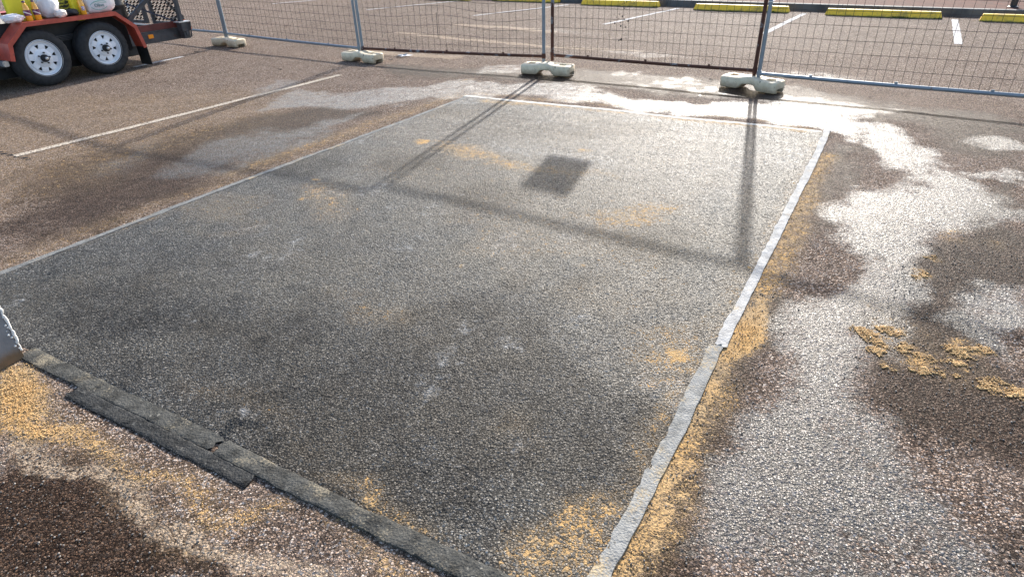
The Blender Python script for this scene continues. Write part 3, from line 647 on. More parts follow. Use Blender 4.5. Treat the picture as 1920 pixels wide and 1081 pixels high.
# ------------------------------------------------------------------ temporary fence
g = G('galvanised_steel'); nz = g.noise(11, 6)
g.set(Base_Color=g.mix(g.ss(g.noise(30, 6, .7), .60, .7), g.mix(nz, (.15, .185, .215), (.29, .32, .34)), (.16, .085, .05)), Roughness=g.fmix(nz, .38, .62), Metallic=.55); mat_galv = g.m
g = G('rusty_steel'); nz = g.noise(6, 6, .7)
g.set(Base_Color=g.mix(g.ss(nz, .55, .62), g.mix(g.noise(40, 5), (.045, .018, .012), (.12, .045, .025)), (.22, .23, .24)), Roughness=.85, Metallic=.15, Normal=g.bump(g.noise(150, 4), .5, .002)); mat_rust = g.m
mat_wire = simple('mesh_wire', (.060, .045, .040), .65, .4, .4, 10)
mat_tie = simple('white_nylon', (.75, .74, .68), .5)
FT = 2.10
def panel(A, B, zA, zB, zfA, zfB, label, nv, nh, mats, seed, post_a=True, bulge=None):
    """A, B foot points (x, y); rail heights zA, zB; post feet zfA, zfB"""
    A, B = Vector((A[0], A[1], 0)), Vector((B[0], B[1], 0)); L = (B - A).length; t = (B - A) / L; n = Vector((-t.y, t.x, 0)); r = random.Random(seed)
    mid = (A + B) / 2; T = thing('mesh_fence', label, 'fence', mid, 0, 'temporary mesh fence panels')
    def W_(s, z, o=0.0): return A + t * s + n * o + Vector((0, 0, z)) - mid
    rz_ = lambda s: zA + (zB - zA) * s / L
    MB().tube([W_(0, zfA), W_(0, FT)], .021, 12).build('post', mats[0], T, smooth=True, angle=50)
    MB().tube([W_(L, zfB), W_(L, FT)], .021, 12).build('post', mats[1], T, smooth=True, angle=50)
    k = 9
    MB().tube([W_(.018 + (L - .036) * i / k, rz_(L * i / k) - .006 * sin(pi * i / k), r.uniform(-.003, .003)) for i in range(k + 1)], .0195, 12).build('bottom_rail', mats[2], T, smooth=True, angle=50)
    MB().tube([W_(-.02, FT), W_(L + .02, FT)], .021, 12).build('top_rail', mats[0], T, smooth=True, angle=50)
    for s_ in (0.2, .5, .8):                                   # little lugs that clip the mesh to the rail
        MB().box(W_(L * s_, rz_(L * s_) + .022, -.004), (.03, .012, .018), Matrix.Rotation(math.atan2(t.y, t.x), 3, 'Z')).build('mesh_clip', mats[2], T, bevel=.003)
    b = MB(); wz = lambda s, z: (bulge(s / L, z) if bulge else 0.0)
    for i in range(1, nv):
        s0 = L * i / nv + r.uniform(-.004, .004); pts = []
        for j in range(9):
            z = rz_(s0) + .012 + (FT - .02 - rz_(s0)) * j / 8
            pts.append(W_(s0 + r.uniform(-.003, .003), z, r.uniform(-.004, .004)))
        b.tube(pts, .0019, 4, False)
    for i in range(1, nh):
        pts = []; dz = r.uniform(-.006, .006)
        for j in range(13):
            s = L * j / 12; z = rz_(s) * (1 - i / nh) + FT * i / nh + dz
            pts.append(W_(s, z + wz(s, z) + r.uniform(-.003, .003), .004 + r.uniform(-.003, .003)))
        b.tube(pts, .0019, 4, False)
    tag(b.build('wire_mesh', mat_wire, T, fix=False), kind='stuff')
    for s_, m_ in ((0, mats[0]), (L, mats[1])):
        MB().lathe([(.024, -.03), (.026, -.02), (.026, .02), (.024, .03)], 12, Matrix.Translation(W_(s_, rz_(s_) + .005))).build('corner_joint', mat_rust if seed in (2, 3) else mats[2], T, smooth=True, angle=50)
    return T, W_, L
def ft(px, py, z=.13): return at2(px, py, z)
p1a, p1b = ft(426.5, 69, .14), ft(674, 94.5, .14); p2a, p2b = ft(680.5, 95, .14), ft(1019.5, 115, .14); p3a, p3b = ft(1035.5, 112.5, .14), ft(1413.5, 143, .14); p4a = ft(1422, 144.5, .14)
q4 = np.array(at2(1920, 181.5, .17)) - np.array(at2(1440, 142, .17)); q4 /= np.hypot(*q4); p4b = (p4a[0] + 2.6 * q4[0], p4a[1] + 2.6 * q4[1])
d1 = np.array(p1a) - np.array(p1b); d1 /= np.hypot(*d1); p0b = np.array(p1a) + d1 * .05; p0a = p0b + d1 * 3.1
gg = (mat_galv, mat_galv, mat_galv); rg = (mat_galv, mat_galv, mat_rust)
panel(p0a, p0b, .2, .20, .1, .12, 'far-left fence panel half hidden behind the trailer', 34, 17, gg, 0)
panel(p1a, p1b, .19, .17, .12, .12, 'fence panel with a clean grey bottom rail between the two leftmost pale blocks', 30, 18, gg, 1)
T2, W2, L2 = panel(p2a, p2b, .17, .20, .12, .12, 'fence panel with sagging mesh and a rusty bottom rail left of the middle posts', 30, 17, rg, 2, bulge=lambda f, z: -.05 * math.exp(-((f - .72) / .16) ** 2) * (1 if z < 1.2 else 0) + .02 * sin(9 * f + 5 * z))
T3, W3, L3 = panel(p3a, p3b, .20, .20, .13, .12, 'fence panel with a mostly rusted bottom rail between the middle and right posts', 32, 17, (mat_rust, mat_rust, mat_rust), 3)
T4, W4, L4 = panel(p4a, p4b, .175, .17, .12, .12, 'right-hand fence panel with a blue-grey bottom rail running out of view', 33, 15, gg, 4)
# tie, twisted wire
b = MB(); zt = .88
b.tube([W4(0, zt - .01, 0) + Vector((.024 * cos(a), .024 * sin(a), .004 * a)) for a in np.linspace(0, 6.6, 18)], .004, 5)
b.bar(W4(0, zt + .01) + Vector((.015, -.02, 0)), W4(0, zt + .09) + Vector((.13, -.045, 0)), .010, .003)
b.build('cable_tie', mat_tie, T4)
b = MB(); b.tube([W2(L2 * .46 + .003 * sin(k * 2.1), .36 + .32 * k / 10, -.012) for k in range(11)], .004, 5); b.build('twisted_wire', mat_wire, T2)
b = MB(); rr_ = random.Random(12)
for k in range(26):
    q = W3(L3 * .36 + rr_.gauss(0, .05), rr_.uniform(.42, .85), rr_.uniform(-.004, .004)); rad = rr_.uniform(.004, .010)
    b.lathe([(0, -rad * 1.5), (rad, -rad * .4), (rad * .8, rad * .6), (0, rad * 1.4)], 5, Matrix.Translation(q))
tag(b.build('mud_splash', simple('dried_mud', (.05, .035, .03), .9), T3), kind='stuff')
# small sign wired to the fence above the view: its shadow lies on the patch
sg = thing('fence_sign', 'small plain plate wired to the fence panel right of the middle posts', 'sign', (0, 0, 0))
u3 = Vector((p3b[0] - p3a[0], p3b[1] - p3a[1], 0)).normalized(); n3 = Vector((-u3.y, u3.x, 0)); s0 = .86
cen = Vector((p3a[0], p3a[1], 1.70)) + u3 * (s0 + .30) - n3 * .012
sg.location = cen; sg.rotation_euler = (0, 0, math.atan2(u3.y, u3.x))
MB().box((0, 0, 0), (.39, .003, .38)).build('plate', simple('sign_plate', (.7, .7, .68), .5), sg, bevel=.001)
for a, c_ in ((-.15, .15), (.15, .15), (-.15, -.15), (.15, -.15)):
    MB().tube([(a, -.004, c_), (a, .012, c_ + .01), (a, .014, c_ - .01), (a, -.004, c_ - .004)], .0015, 4).build('tie_wire', mat_wire, sg)

# ------------------------------------------------------------------ fence blocks
g = G('block_plastic'); nz = g.noise(7, 6, .65); oi = g.n('ShaderNodeObjectInfo').outputs['Random']
hz = g.n('ShaderNodeSeparateXYZ', {0: g.co}).outputs[2]
c = g.mix(g.ss(nz, .35, .7), (.76, .64, .45), (.58, .47, .31))
c = g.mix(g.ma('MULTIPLY', g.ss(g.ma('ADD', hz, g.ma('MULTIPLY', g.ma('SUBTRACT', g.noise(16, 6, .7), .5), .16)), .10, .01), .65), c, (.26, .17, .10))
c = g.mix(g.ss(g.ma('ADD', g.noise(12, 7, .75), g.ma('MULTIPLY', g.ma('SUBTRACT', oi, .5), .10)), .555, .66), c, (.11, .085, .06))
g.set(Base_Color=c, Roughness=.65, Normal=g.bump(g.noise(45, 5), .35, .004)); mat_block = g.m
def block_mesh():
    L, ns = .66, 41; b = MB(); n = 16; vs_ = []
    for i in range(ns):
        f = i / (ns - 1); x = -L / 2 + L * f; e = abs(x) / (L / 2)
        waist = math.exp(-(x / .085) ** 2)
        wd = .122 - .040 * waist; end = min(1, (1 - e) / .10 + .0); wd *= .80 + .20 * math.sqrt(max(0, 1 - (1 - end) ** 2))
        top = .128 + .018 * waist - .006 * max(0, 1 - end); bot = .055 * sstep(.125, .06, abs(x))
        inset = .985 if 0 < i < ns - 1 else .93
        wd *= inset; mid, hh = (top + bot) / 2, (top - bot) / 2 * inset
        for k in range(n):
            a = 2 * pi * (k + .5) / n; ca, sa = cos(a), sin(a); p = .34
            vs_.append((x, wd * math.copysign(abs(ca) ** p, ca), mid + hh * math.copysign(abs(sa) ** p, sa)))
    fs = [(i * n + k, (i + 1) * n + k, (i + 1) * n + (k + 1) % n, i * n + (k + 1) % n) for i in range(ns - 1) for k in range(n)]
    fs += [tuple(range(n)), tuple((ns - 1) * n + k for k in range(n))[::-1]]; b.add(vs_, fs)
    cuts = MB()
    for sx in (-1, 1):
        cuts.box((sx * .30, 0, .012), (.16, .13, .075))                       # fork slot in the end
        cuts.box((sx * .215, 0, .128), (.10, .12, .05))                      # hand pocket
    for x in (-.06, -.02, .02, .06): pass
    cut2 = MB()
    for x in (-.105, .0, .105):
        cut2.lathe([(.023, .09), (.023, .2)], 12, Matrix.Translation((x, 0, 0)))
    me = b.mesh('body0', mat_block)
    out = booleaned(me, [cuts.mesh('c1', mat_block), cut2.mesh('c2', mat_block)], 'fence_block')
    for p in out.polygons: p.use_smooth = True
    out.set_sharp_from_angle(angle=radians(38)); return out
me_block = block_mesh()
blks = [((402, 76), (456, 81), 'pale concrete fence foot nearest the trailer, under the leftmost visible post'), ((652, 103), (708, 109), 'pale concrete fence foot under the close pair of posts left of the middle'),
        ((981, 126), (1074, 132), 'whitest concrete fence foot with dirty left lobe, under the middle posts'), ((1361, 148), (1461, 163), 'greenish concrete fence foot under the pair of posts on the right')]
bang = (-36, -36, -27, -50)
bpos = []
for (a, b_, lab), an in zip(blks, bang):
    A_, B_ = at(*a, .07), at(*b_, .07); c_ = (A_ + B_) / 2; ln = np.hypot(*(B_ - A_)[:2])
    o = link('fence_block', me_block); o.location = (c_[0], c_[1], und(np.array([c_[0]]), np.array([c_[1]]))[0] + .002)
    o.rotation_euler = (0, 0, math.atan2(B_[1] - A_[1], B_[0] - A_[0])); tag(o, lab, 'fence foot', 'fence feet holding up the mesh panels')

# ------------------------------------------------------------------ trailer
mat_red = simple('red_paint', (.40, .062, .036), .5, 0, .22, 9, .001, dirt=((.16, .06, .04), .62))
mat_tyre = simple('tyre_rubber', (.018, .018, .019), .8, 0, .3, 20, .001)
mat_rubber = simple('black_rubber', (.010, .010, .011), .6, 0, .3, 8)
mat_rimw = simple('white_rim_paint', (.74, .75, .77), .35, 0, .06, 12, 0, dirt=((.45, .42, .38), .70))
mat_steel = simple('dark_steel', (.055, .055, .058), .55, .3, .35, 9, .001, dirt=((.09, .05, .035), .6))
mat_dkred = simple('dark_red_paint', (.11, .022, .016), .6, 0, .3, 9)
mat_alloy = simple('bright_steel', (.55, .55, .55), .35, .7, .1, 20)
mat_amber = simple('amber_reflector', (.85, .30, .012), .3, 0, .12, 60); mat_taillamp = simple('orange_red_lens', (.70, .13, .02), .3, 0, .15, 40)
mat_wood = simple('deck_boards', (.09, .065, .05), .85, 0, .35, 6, .001)
TR = thing('trailer', 'red tandem trailer with white eight-hole wheels, cut by the left edge of the view', 'trailer', (-5.95, 8.345, 0), math.atan2(.871, .491))
# wheel built once: axis along local y, outer face at y = 0
Mw = Matrix.Rotation(pi / 2, 4, 'X')      # lathe z -> -y (outwards)
def wheel_meshes():
    R_ = .345; t = MB()
    prof = [(.205, -.015), (.225, -.004), (.262, .004), (.300, -.004), (.322, -.014), (.337, -.03)]
    prof += [(R_ - .004, -.040), (R_, -.046), (R_, -.070), (R_ - .009, -.072), (R_ - .009, -.078), (R_, -.080), (R_ + .001, -.105), (R_ - .009, -.107), (R_ - .009, -.113), (R_ + .001, -.115), (R_, -.140), (R_ - .009, -.142), (R_ - .009, -.148), (R_, -.150), (R_, -.172)]
    prof += [(.337, -.188), (.300, -.205), (.262, -.212), (.225, -.205), (.205, -.195)]
    n = 96; t.lathe(prof, n, Mw, closed=True)
    # notch the shoulders into tread blocks
    for idx, vv in enumerate(t.v):
        k = idx % n; pi_ = idx // n
        if 4 <= pi_ <= 7 and k % 3 == 0:
            x, y, z = vv; q = math.hypot(x, z); f = (q - .008) / q; t.v[idx] = (x * f, y, z * f)
    tyre = t.mesh('tyre', mat_tyre, smooth=True, angle=32)
    # lettering ridge ring on the sidewall
    dm = MB(); dm.lathe([(.217, -.001), (.222, -.006), (.218, -.014), (.205, -.010), (.198, -.022), (.193, -.050), (.176, -.053), (.165, -.030), (.150, -.026), (.110, -.030), (.092, -.016), (.078, -.012), (.05, -.012), (.0, -.012), (0, -.022), (.05, -.022), (.08, -.022), (.095, -.028), (.110, -.040), (.150, -.036), (.160, -.040), (.172, -.063), (.203, -.06), (.208, -.024), (.224, -.018)], 72, Mw, closed=True)
    disc = dm.mesh('disc', mat_rimw)
    cut = MB()
    for k in range(8):
        a = 2 * pi * (k + .5) / 8
        tri_ = [(.157, -.105), (.157, .105), (.118, .0)]
        P3 = [(r_ * cos(a + da * 1.25), r_ * sin(a + da * 1.25)) for r_, da in [(.163, -.125), (.163, .125), (.130, .07), (.112, 0), (.130, -.07)]]
        cut.prism(P3, -.2, .2, lambda u_, v_, d_: (u_, d_, v_))
    rim = booleaned(disc, [cut.mesh('cut', None)], 'wheel')
    for p in rim.polygons: p.use_smooth = True
    rim.set_sharp_from_angle(angle=radians(35))
    drum = MB().lathe([(.0, -.06), (.13, -.06), (.145, -.07), (.145, -.13), (0, -.14)], 32, Mw).mesh('brake_drum', mat_rubber, smooth=True, angle=40)
    barrel = None
    hub = MB().lathe([(.046, -.012), (.046, .018), (.040, .034), (.036, .040), (.0, .040)], 24, Mw).mesh('hub', mat_rubber, smooth=True, angle=40)
    cap = MB().lathe([(.019, .040), (.019, .058), (.014, .062), (0, .062)], 16, Mw).mesh('hub_cap', mat_alloy, smooth=True, angle=40)
    nut = MB().lathe([(.0105, -.012), (.0105, .008), (.007, .012), (0, .012)], 6, Mw).mesh('wheel_nut', mat_steel)
    return tyre, rim, drum, hub, cap, nut
tyre, rim, drum, hub, cap, nut = wheel_meshes()
def put_wheel(x, y, flip=False, rot=0.0):
    wl = link('wheel', rim, TR); wl.location = (x, y, .343); wl.rotation_euler = (0, rot, pi if flip else 0)
    for nm_, me_ in (('tyre', tyre), ('brake_drum', drum), ('hub', hub), ('hub_cap', cap)): link(nm_, me_, wl)
    for k in range(5):
        o = link('wheel_nut', nut, wl); a = 2 * pi * k / 5 + .3; o.location = (.066 * cos(a), 0, .066 * sin(a))
put_wheel(.075, .0, rot=.2); put_wheel(.885, .0, rot=.55); put_wheel(.075, 1.98, True, .3); put_wheel(.885, 1.98, True)
out = [(-.327, .374), (-.285, .566), (-.031, .777), (1.154, .777), (1.394, .57), (1.452, .275)]
def inset_poly(pts, d):
    res = []
    for i, p in enumerate(pts):
        p = Vector(p); ds = []
        if i > 0: e = (p - Vector(pts[i - 1])).normalized(); ds.append(Vector((e.y, -e.x)))
        if i < len(pts) - 1: e = (Vector(pts[i + 1]) - p).normalized(); ds.append(Vector((e.y, -e.x)))
        nn = sum(ds, Vector((0, 0))).normalized(); k = d / max(.5, nn.dot(ds[0])); res.append(tuple(p + nn * k))
    return res
for y0 in (-.035, 1.755):
    fn = MB(); inn = inset_poly(out, .005)
    fn.prism(out + inn[::-1], y0, y0 + .26, lambda u_, v_, d_: (u_, d_, v_))
    lipy = y0 - .004 if y0 < 0 else y0 + .258; inn2 = inset_poly(out, .048)
    fo_ = inset_poly(out, -.002)
    fn.prism(fo_ + inn2[::-1], lipy, lipy + .006, lambda u_, v_, d_: (u_, d_, v_))
    fn.build('mudguard', mat_red, TR)
fl = MB(); fl.box((1.453, .09, .155), (.008, .25, .26), Matrix.Rotation(-.02, 3, 'Y')); fl.build('mudflap', mat_rubber, TR, bevel=.002)
# inner wall blackened for shade, added dark box, chassis rail, deck
MB().box((.55, .235, .50), (1.70, .01, .54)).build('inner_guard_shade', mat_rubber, TR)  # black and reaching low to stand in for shade behind the wheels
MB().box((.45, .98, .31), (2.3, 1.30, .36)).build('underbody_shade_box', mat_rubber, TR, bevel=.01)  # added black box that keeps the space under the deck dark
MB().box((.18, .30, .345), (4.28, .06, .16)).build('chassis_rail', mat_steel, TR, bevel=.004)
MB().box((.18, 1.68, .345), (4.28, .06, .16)).build('chassis_rail', mat_steel, TR, bevel=.004)
MB().box((2.285, .95, .37), (.07, 1.66, .12)).build('rear_crossbeam', mat_steel, TR, bevel=.004)
for x in (.075, .885): MB().tube([(x, .05, .343), (x, 1.93, .343)], .028, 12).build('axle', mat_steel, TR, smooth=True, angle=50)
b = MB()
for k in range(4): b.box((.48, .205, .55 - .018 * k), (.62 - .12 * k, .05, .010))
b.build('leaf_spring', mat_steel, TR)
MB().box((.2, .305, .475), (4.2, .035, .09)).build('side_skirt', mat_dkred, TR, bevel=.003)
for k in range(9):
    MB().box((-.2, .42 + .152 * k, .528), (3.4, .148, .03)).build('deck_board', mat_wood, TR, bevel=.003)
MB().box((1.75, .265, .362), (.085, .012, .055)).build('side_reflector', mat_amber, TR, bevel=.004)
# tail lamp box at the corner
b = MB(); b.box((2.27, .175, .44), (.15, .12, .13)); b.build('lamp_box', mat_steel, TR, bevel=.005)
MB().box((2.355, .175, .445), (.02, .115, .11)).build('tail_lamp', mat_taillamp, TR, bevel=.004)
MB().box((2.26, .17, .512), (.19, .14, .012)).build('lamp_cover', mat_alloy, TR, bevel=.002)
MB().box((2.27, .18, .325), (.11, .10, .10)).build('corner_bracket', mat_steel, TR, bevel=.004)
MB().box((2.33, .10, .40), (.01, .02, .22), Matrix.Rotation(.15, 3, 'Y')).build('bracket_plate', mat_steel, TR)
# far tail lamp wedge
b = MB(); b.prism([(2.30, .50), (2.52, .50), (2.52, .56), (2.30, .80), (2.30, .76), (2.47, .555), (2.30, .555)], .46, .50, lambda u_, v_, d_: (u_, d_, v_)); b.build('rear_bracket', mat_steel, TR)
MB().box((2.44, .48, .47), (.16, .06, .07)).build('marker_lamp', mat_taillamp, TR, bevel=.004)
# ramp: two folded-up leaves of expanded metal
def ramp(y0, y1):
    z0, z1, X = .46, 1.55, 2.27; rp = MB()
    for y in (y0, y1): rp.box((X, y, (z0 + z1) / 2), (.05, .055, z1 - z0))
    for z in (z0 + .02, (z0 + z1) / 2, z1 - .02): rp.box((X, (y0 + y1) / 2, z), (.045, y1 - y0 - .056, .045))
    ro_ = rp.build('ramp_frame', mat_steel, TR, bevel=.003)
    b = MB(); cw, ch = .092, .046; nz_ = int((z1 - z0) / ch)
    for i in range(nz_):
        z = z0 + .02 + i * ch; pts = []; yk = y0 + .02; k = 0
        while yk < y1 - .01:
            up = (k + i) % 2
            pts.append((X + (.008 if up else -.008), yk, z + (ch * .5 if up else -ch * .04))); yk += cw / 2; k += 1
        for p, q in zip(pts[:-1], pts[1:]): b.bar(p, q, .022, .005, up=(1, 0, 1))
    tag(b.build('expanded_mesh', mat_rubber, ro_, fix=False), kind='stuff')
ramp(.20, .86); ramp(1.06, 1.72)
b = MB(); b.bar((1.44, .27, .585), (2.24, .22, 1.14), .05, .055); b.build('side_brace', mat_steel, TR, bevel=.003)
b = MB(); b.bar((1.50, .34, .86), (2.27, .30, .50), .012, .022); b.build('tie_strap', simple('blue_black_strap', (.02, .025, .05), .6), TR)
b = MB(); b.box((-.33, .15, .335), (.07, .10, .07)); b.build('step_bracket', mat_alloy, TR, bevel=.01)
b = MB(); b.bar((-1.6, .30, .345), (-3.0, .98, .38), .06, .10); b.bar((-1.6, 1.66, .345), (-3.0, 1.0, .38), .06, .10); b.build('drawbar', mat_steel, TR)

# ------------------------------------------------------------------ things lying on the trailer
def tw(x, y, z):       # trailer frame -> world
    return Vector((-5.95 + .491 * x - .871 * y, 8.345 + .871 * x + .491 * y, z))
RZ = math.atan2(.871, .491)
def on_trailer(name, label, cat, x, y, z, group=None): return thing(name, label, cat, tw(x, y, z), RZ, group)
g = G('orange_juice'); g.set(Base_Color=g.mix(g.noise(8, 3), (.86, .36, .02), (.90, .46, .03)), Roughness=.18); g.b.inputs['Coat Weight'].default_value = .6; mat_juice = g.m
mat_cap = simple('purple_cap', (.07, .015, .06), .5)
g = G('purple_label'); cz = g.n('ShaderNodeSeparateXYZ', {0: g.co}).outputs
wv = g.ma('ADD', cz[2], g.ma('MULTIPLY', cz[0], .55)); nzl = g.noise(55, 4)
lc = g.mix(g.ss(nzl, .45, .6), (.10, .012, .05), (.20, .03, .10)); lc = g.mix(g.ss(cz[2], .152, .165), lc, (.30, .05, .03))
lc = g.mix(g.ma('MULTIPLY', g.ss(wv, .085, .092), g.ss(wv, .108, .101)), lc, (.75, .65, .62))
g.set(Base_Color=lc, Roughness=.4); mat_label = g.m
g = G('small_white_label'); g.set(Base_Color=g.mix(g.ss(g.noise(90, 3), .5, .56), (.7, .62, .7), (.12, .06, .16)), Roughness=.4); mat_label2 = g.m
r1 = .045
body = MB().lathe([(0, 0), (r1 * .9, 0), (r1, .008), (r1, .125), (r1 * .98, .15), (r1 * .80, .19), (r1 * .55, .22), (.019, .232), (.017, .238), (.017, .245), (0, .245)], 24).mesh('bottle_body', mat_juice, smooth=True, angle=60)
lab = MB().lathe([(r1 + .0012, .07), (r1 + .0012, .128), (r1 * .985 + .0012, .145), (r1 * .9, .145), (r1 * .9, .07)], 24).mesh('bottle_label', mat_label, smooth=True, angle=40)
capm = MB().lathe([(.0, .243), (.022, .243), (.022, .262), (.019, .266), (0, .266)], 16).mesh('bottle_cap', mat_cap, smooth=True, angle=40)
lab2 = MB().prism([(r1 * 1.03 * cos(a), r1 * 1.03 * sin(a)) for a in np.linspace(-2.3, -1.2, 8)] + [(r1 * .9 * cos(a), r1 * .9 * sin(a)) for a in np.linspace(-1.2, -2.3, 8)], .06, .12, lambda u_, v_, d_: (u_, v_, d_)).mesh('bottle_label', mat_label2)
def bottle(label, x, y, l, s=.86):
    t_ = on_trailer('juice_bottle', label, 'bottle', x, y, .778, 'orange juice bottles on the trailer mudguard'); t_.scale = (s, s, s)
    link('bottle_body', body, t_); link('bottle_label', l, t_); link('bottle_cap', capm, t_)
bottle('orange juice bottle with purple label, nearer the crumpled paper at the left', .125, .10, lab)
bottle('orange juice bottle with purple label, beside the plain white bag', .232, .10, lab)
bottle('orange juice bottle leaning out of view beside the printed white bag', .800, .09, lab2)

def lump(name, mat, dims, seed, amp=.12, fr=6.0, parent=None, boxy=.6, nu=40, nv_=24, crease=.4, flat=True):
    """crumpled bag-like solid, base at z = 0"""
    us = np.linspace(0, 2 * pi, nu, endpoint=False); vs2 = np.linspace(-pi / 2, pi / 2, nv_)
    U, V = np.meshgrid(us, vs2); f = lambda c: np.sign(c) * np.abs(c) ** boxy
    X = f(np.cos(V)) * f(np.cos(U)); Y = f(np.cos(V)) * f(np.sin(U)); Z = f(np.sin(V))
    n1 = fbm(X * fr * .5 + 9 + seed, Z * fr * .5 + Y * fr * .4, seed, 4); n2 = np.abs(fbm(X * fr + Y * 3 + seed, Z * fr - Y * 2, seed + 4, 3) - .5) * 2
    k = 1 + amp * (n1 - .5) * 2 - crease * amp * n2 * 2
    X, Y, Z = X * k, Y * k, Z * k
    Z = np.maximum(Z, -.93)
    co = np.stack([X.ravel() * dims[0] / 2, Y.ravel() * dims[1] / 2, (Z.ravel() + .93) * dims[2] / 1.93], 1)
    q = []
    for i in range(nv_ - 1):
        for j in range(nu): q.append((i * nu + j, i * nu + (j + 1) % nu, (i + 1) * nu + (j + 1) % nu, (i + 1) * nu + j))
    return link(name, raw_mesh(name, co, np.array(q), mat, {}, smooth=True), parent)
g = G('white_plastic_film'); g.set(Base_Color=g.mix(g.noise(9, 4), (.78, .76, .75), (.62, .58, .58)), Roughness=.35, Normal=g.bump(g.noise(30, 5, .6), .6, .012)); g.b.inputs['Transmission Weight'].default_value = 0.0; mat_bag = g.m
mat_bag2 = simple('white_packet', (.74, .64, .58), .5, 0, .15, 14, .006)
def on(o, x, y, z, label, cat, rot=0.0, group=None):
    o.location = tw(x, y, z); o.rotation_euler = (0, 0, RZ + rot); return tag(o, label, cat, group)
on(lump('plastic_bag', mat_bag, (.27, .20, .31), 3, .22, 5, boxy=.85), .42, .17, .778, 'plain crumpled white plastic bag right of the two juice bottles', 'bag')
on(lump('paper_packet', mat_bag2, (.14, .12, .10), 5, .2, 5, boxy=.8), .475, .035, .778, 'small pinkish white packet at the foot of the plain white bag', 'packet')
on(lump('crumpled_paper', simple('white_tissue', (.80, .74, .74), .9, 0, .08, 20, .006), (.25, .16, .10), 8, .25, 7, boxy=.9), -.055, .10, .778, 'crumpled white paper at the front corner of the red mudguard', 'paper')
on(lump('glove', simple('black_fabric', (.012, .013, .016), .7, 0, .3, 12, .003), (.22, .13, .085), 12, .28, 6, boxy=.9), .645, .10, .778, 'black work glove lying between the bags on the mudguard', 'glove', .1)
bg2 = on_trailer('printed_bag', 'white plastic bag with a green oval logo at the end of the mudguard', 'bag', 1.06, .14, .778)
lump('bag_body', mat_bag, (.42, .20, .27), 17, .10, 5, boxy=.55, parent=bg2)
mat_print = simple('green_print', (.16, .42, .34), .5, 0, .1, 30); mat_print2 = simple('dark_green_print', (.03, .16, .16), .5)
fc_ = bpy.data.curves.new('txt', 'FONT'); fc_.body = 'Olive'; fc_.size = .062; fc_.extrude = .0015; fc_.align_x = 'CENTER'; fc_.resolution_u = 2
to = link('txt_work', fc_); dg = bpy.context.evaluated_depsgraph_get(); tm = bpy.data.meshes.new_from_object(to.evaluated_get(dg)); bpy.data.objects.remove(to)
tm.materials.clear(); tm.materials.append(mat_print2); tm.name = 'bag_lettering'
lo = link('bag_lettering', tm, bg2); lo.location = (-.055, -.112, .075); lo.rotation_euler = (pi / 2 - .08, 0, 0)
b = MB(); pts = [(.115 * cos(a) - .045, -.108 + .02 * abs(cos(a)) ** 3, .095 + .055 * sin(a) * (1.0 + .1 * sin(2 * a))) for a in np.linspace(0, 2 * pi, 41)]
for p, q in zip(pts[:-1], pts[1:]): b.bar(p, q, .003, .006, up=(0, 0, 1) if abs(q[0] - p[0]) > abs(q[2] - p[2]) else (1, 0, 0))
b.bar((-.12, -.114, .145), (.04, -.114, .118), .003, .004); b.build('bag_logo', mat_print, bg2)
# yellow sack and striped jacket behind the bottles
mat_hivis = simple('yellow_plastic', (.78, .66, .03), .55, 0, .08, 7, .002)
on(lump('yellow_sack', mat_hivis, (.36, .10, .44), 21, .05, 4, boxy=.35), .17, .29, .70, 'bright yellow sack standing behind the two juice bottles', 'sack')
g = G('striped_jacket'); sx_ = g.n('ShaderNodeSeparateXYZ', {0: g.co}).outputs
wvv = g.n('ShaderNodeTexWave', {'Vector': g.co, 'Scale': 7.0, 'Distortion': 6.0, 'Detail': 2.0, 'Detail Scale': 3.0}, bands_direction='Z').outputs[1]
g.set(Base_Color=g.mix(g.ss(wvv, .35, .6), (.035, .035, .02), (.33, .30, .03)), Roughness=.85, Normal=g.bump(g.noise(25, 4), .5, .01)); mat_jacket = g.m
on(lump('work_jacket', mat_jacket, (.50, .18, .42), 25, .16, 5, boxy=.7), .62, .33, .62, 'olive and yellow striped work jacket heaped behind the black glove', 'jacket')
on(lump('yellow_bundle', mat_hivis, (.13, .10, .40), 27, .06, 4, boxy=.45), .80, .22, .70, 'narrow yellow bundle standing behind the third juice bottle', 'bundle')
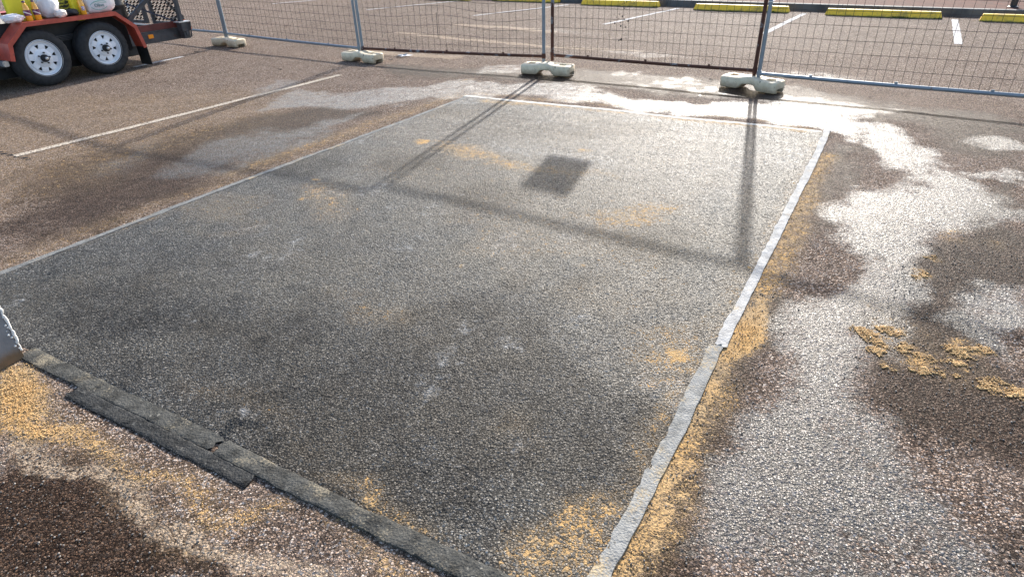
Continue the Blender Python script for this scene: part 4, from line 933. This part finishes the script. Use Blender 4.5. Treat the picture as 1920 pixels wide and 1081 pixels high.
# drums on the deck
g = G('teal_drum_plastic'); zz = g.n('ShaderNodeSeparateXYZ', {0: g.co}).outputs[2]
g.set(Base_Color=g.mix(g.ss(zz, .36, .46), (.006, .008, .009), (.02, .16, .15)), Roughness=.45); mat_teal = g.m
t_ = on_trailer('storage_drum', 'dark drum with a teal top on the trailer deck at the left edge', 'drum', -.20, .52, .543)
MB().lathe([(0, 0), (.19, 0), (.20, .02), (.20, .18), (.207, .19), (.207, .21), (.20, .22), (.20, .50), (.18, .56), (.12, .58), (0, .58)], 36).build('drum_body', mat_teal, t_, smooth=True, angle=50)
b = MB(); b.tube([(.05, -.215, .55), (.12, -.205, .30), (.19, -.19, .05)], .006, 6); b.build('drum_strap', mat_alloy, t_)
t_ = on_trailer('black_drum', 'tall black plastic drum standing behind the printed white bag', 'drum', 1.42, .44, .543)
MB().lathe([(0, 0), (.155, 0), (.16, .02), (.16, .26), (.165, .27), (.165, .29), (.16, .30), (.16, .62), (.14, .66), (0, .67)], 36).build('drum_body', mat_black, t_, smooth=True, angle=50)
MB().lathe([(0, .67), (.06, .67), (.06, .69), (0, .69)], 20).build('drum_lid', mat_rubber, t_, smooth=True, angle=50)

# ------------------------------------------------------------------ litter
lp = at(755, 106)
g = G('foil'); g.set(Base_Color=(.72, .74, .76), Metallic=.6, Roughness=.3); mat_foil = g.m
b = MB(); r = random.Random(9); P_ = [(r.gauss(0, .05), r.gauss(0, .035), abs(r.gauss(.012, .014))) for _ in range(26)]
for k in range(24): b.add([P_[k], P_[k + 1], P_[k + 2]], [(0, 1, 2)])
o = b.build('foil_wrapper', mat_foil, fix=False); o.location = (lp[0], lp[1], und(np.array([lp[0]]), np.array([lp[1]]))[0] + .002); tag(o, 'crumpled silver wrapper on the ground in front of the fence', 'litter')
mat_leaf = simple('dry_leaf', (.03, .022, .016), .9)
for (px, py, s_, lab_) in [(370, 99, .05, 'small dark leaf on the asphalt behind the short white line'), (525, 132, .03, 'tiny dark leaf left of the worn line end'), (733, 114, .03, 'dark speck of leaf beside the silver wrapper'), (1333, 152, .03, 'dark leaf scrap left of the greenish fence foot')]:
    q = at(px, py); b = MB(); r = random.Random(int(px))
    n = 7; vv_ = [(s_ * cos(2 * pi * k / n) * r.uniform(.7, 1.2), s_ * .5 * sin(2 * pi * k / n) * r.uniform(.7, 1.2), .006 + r.uniform(0, .02)) for k in range(n)]
    b.add([(0, 0, .012)] + vv_, [(0, 1 + k, 1 + (k + 1) % n) for k in range(n)])
    o = b.build('dry_leaf', mat_leaf, fix=False); o.location = (q[0], q[1], und(np.array([q[0]]), np.array([q[1]]))[0] + .001); tag(o, lab_, 'leaf', 'leaf scraps on the asphalt')
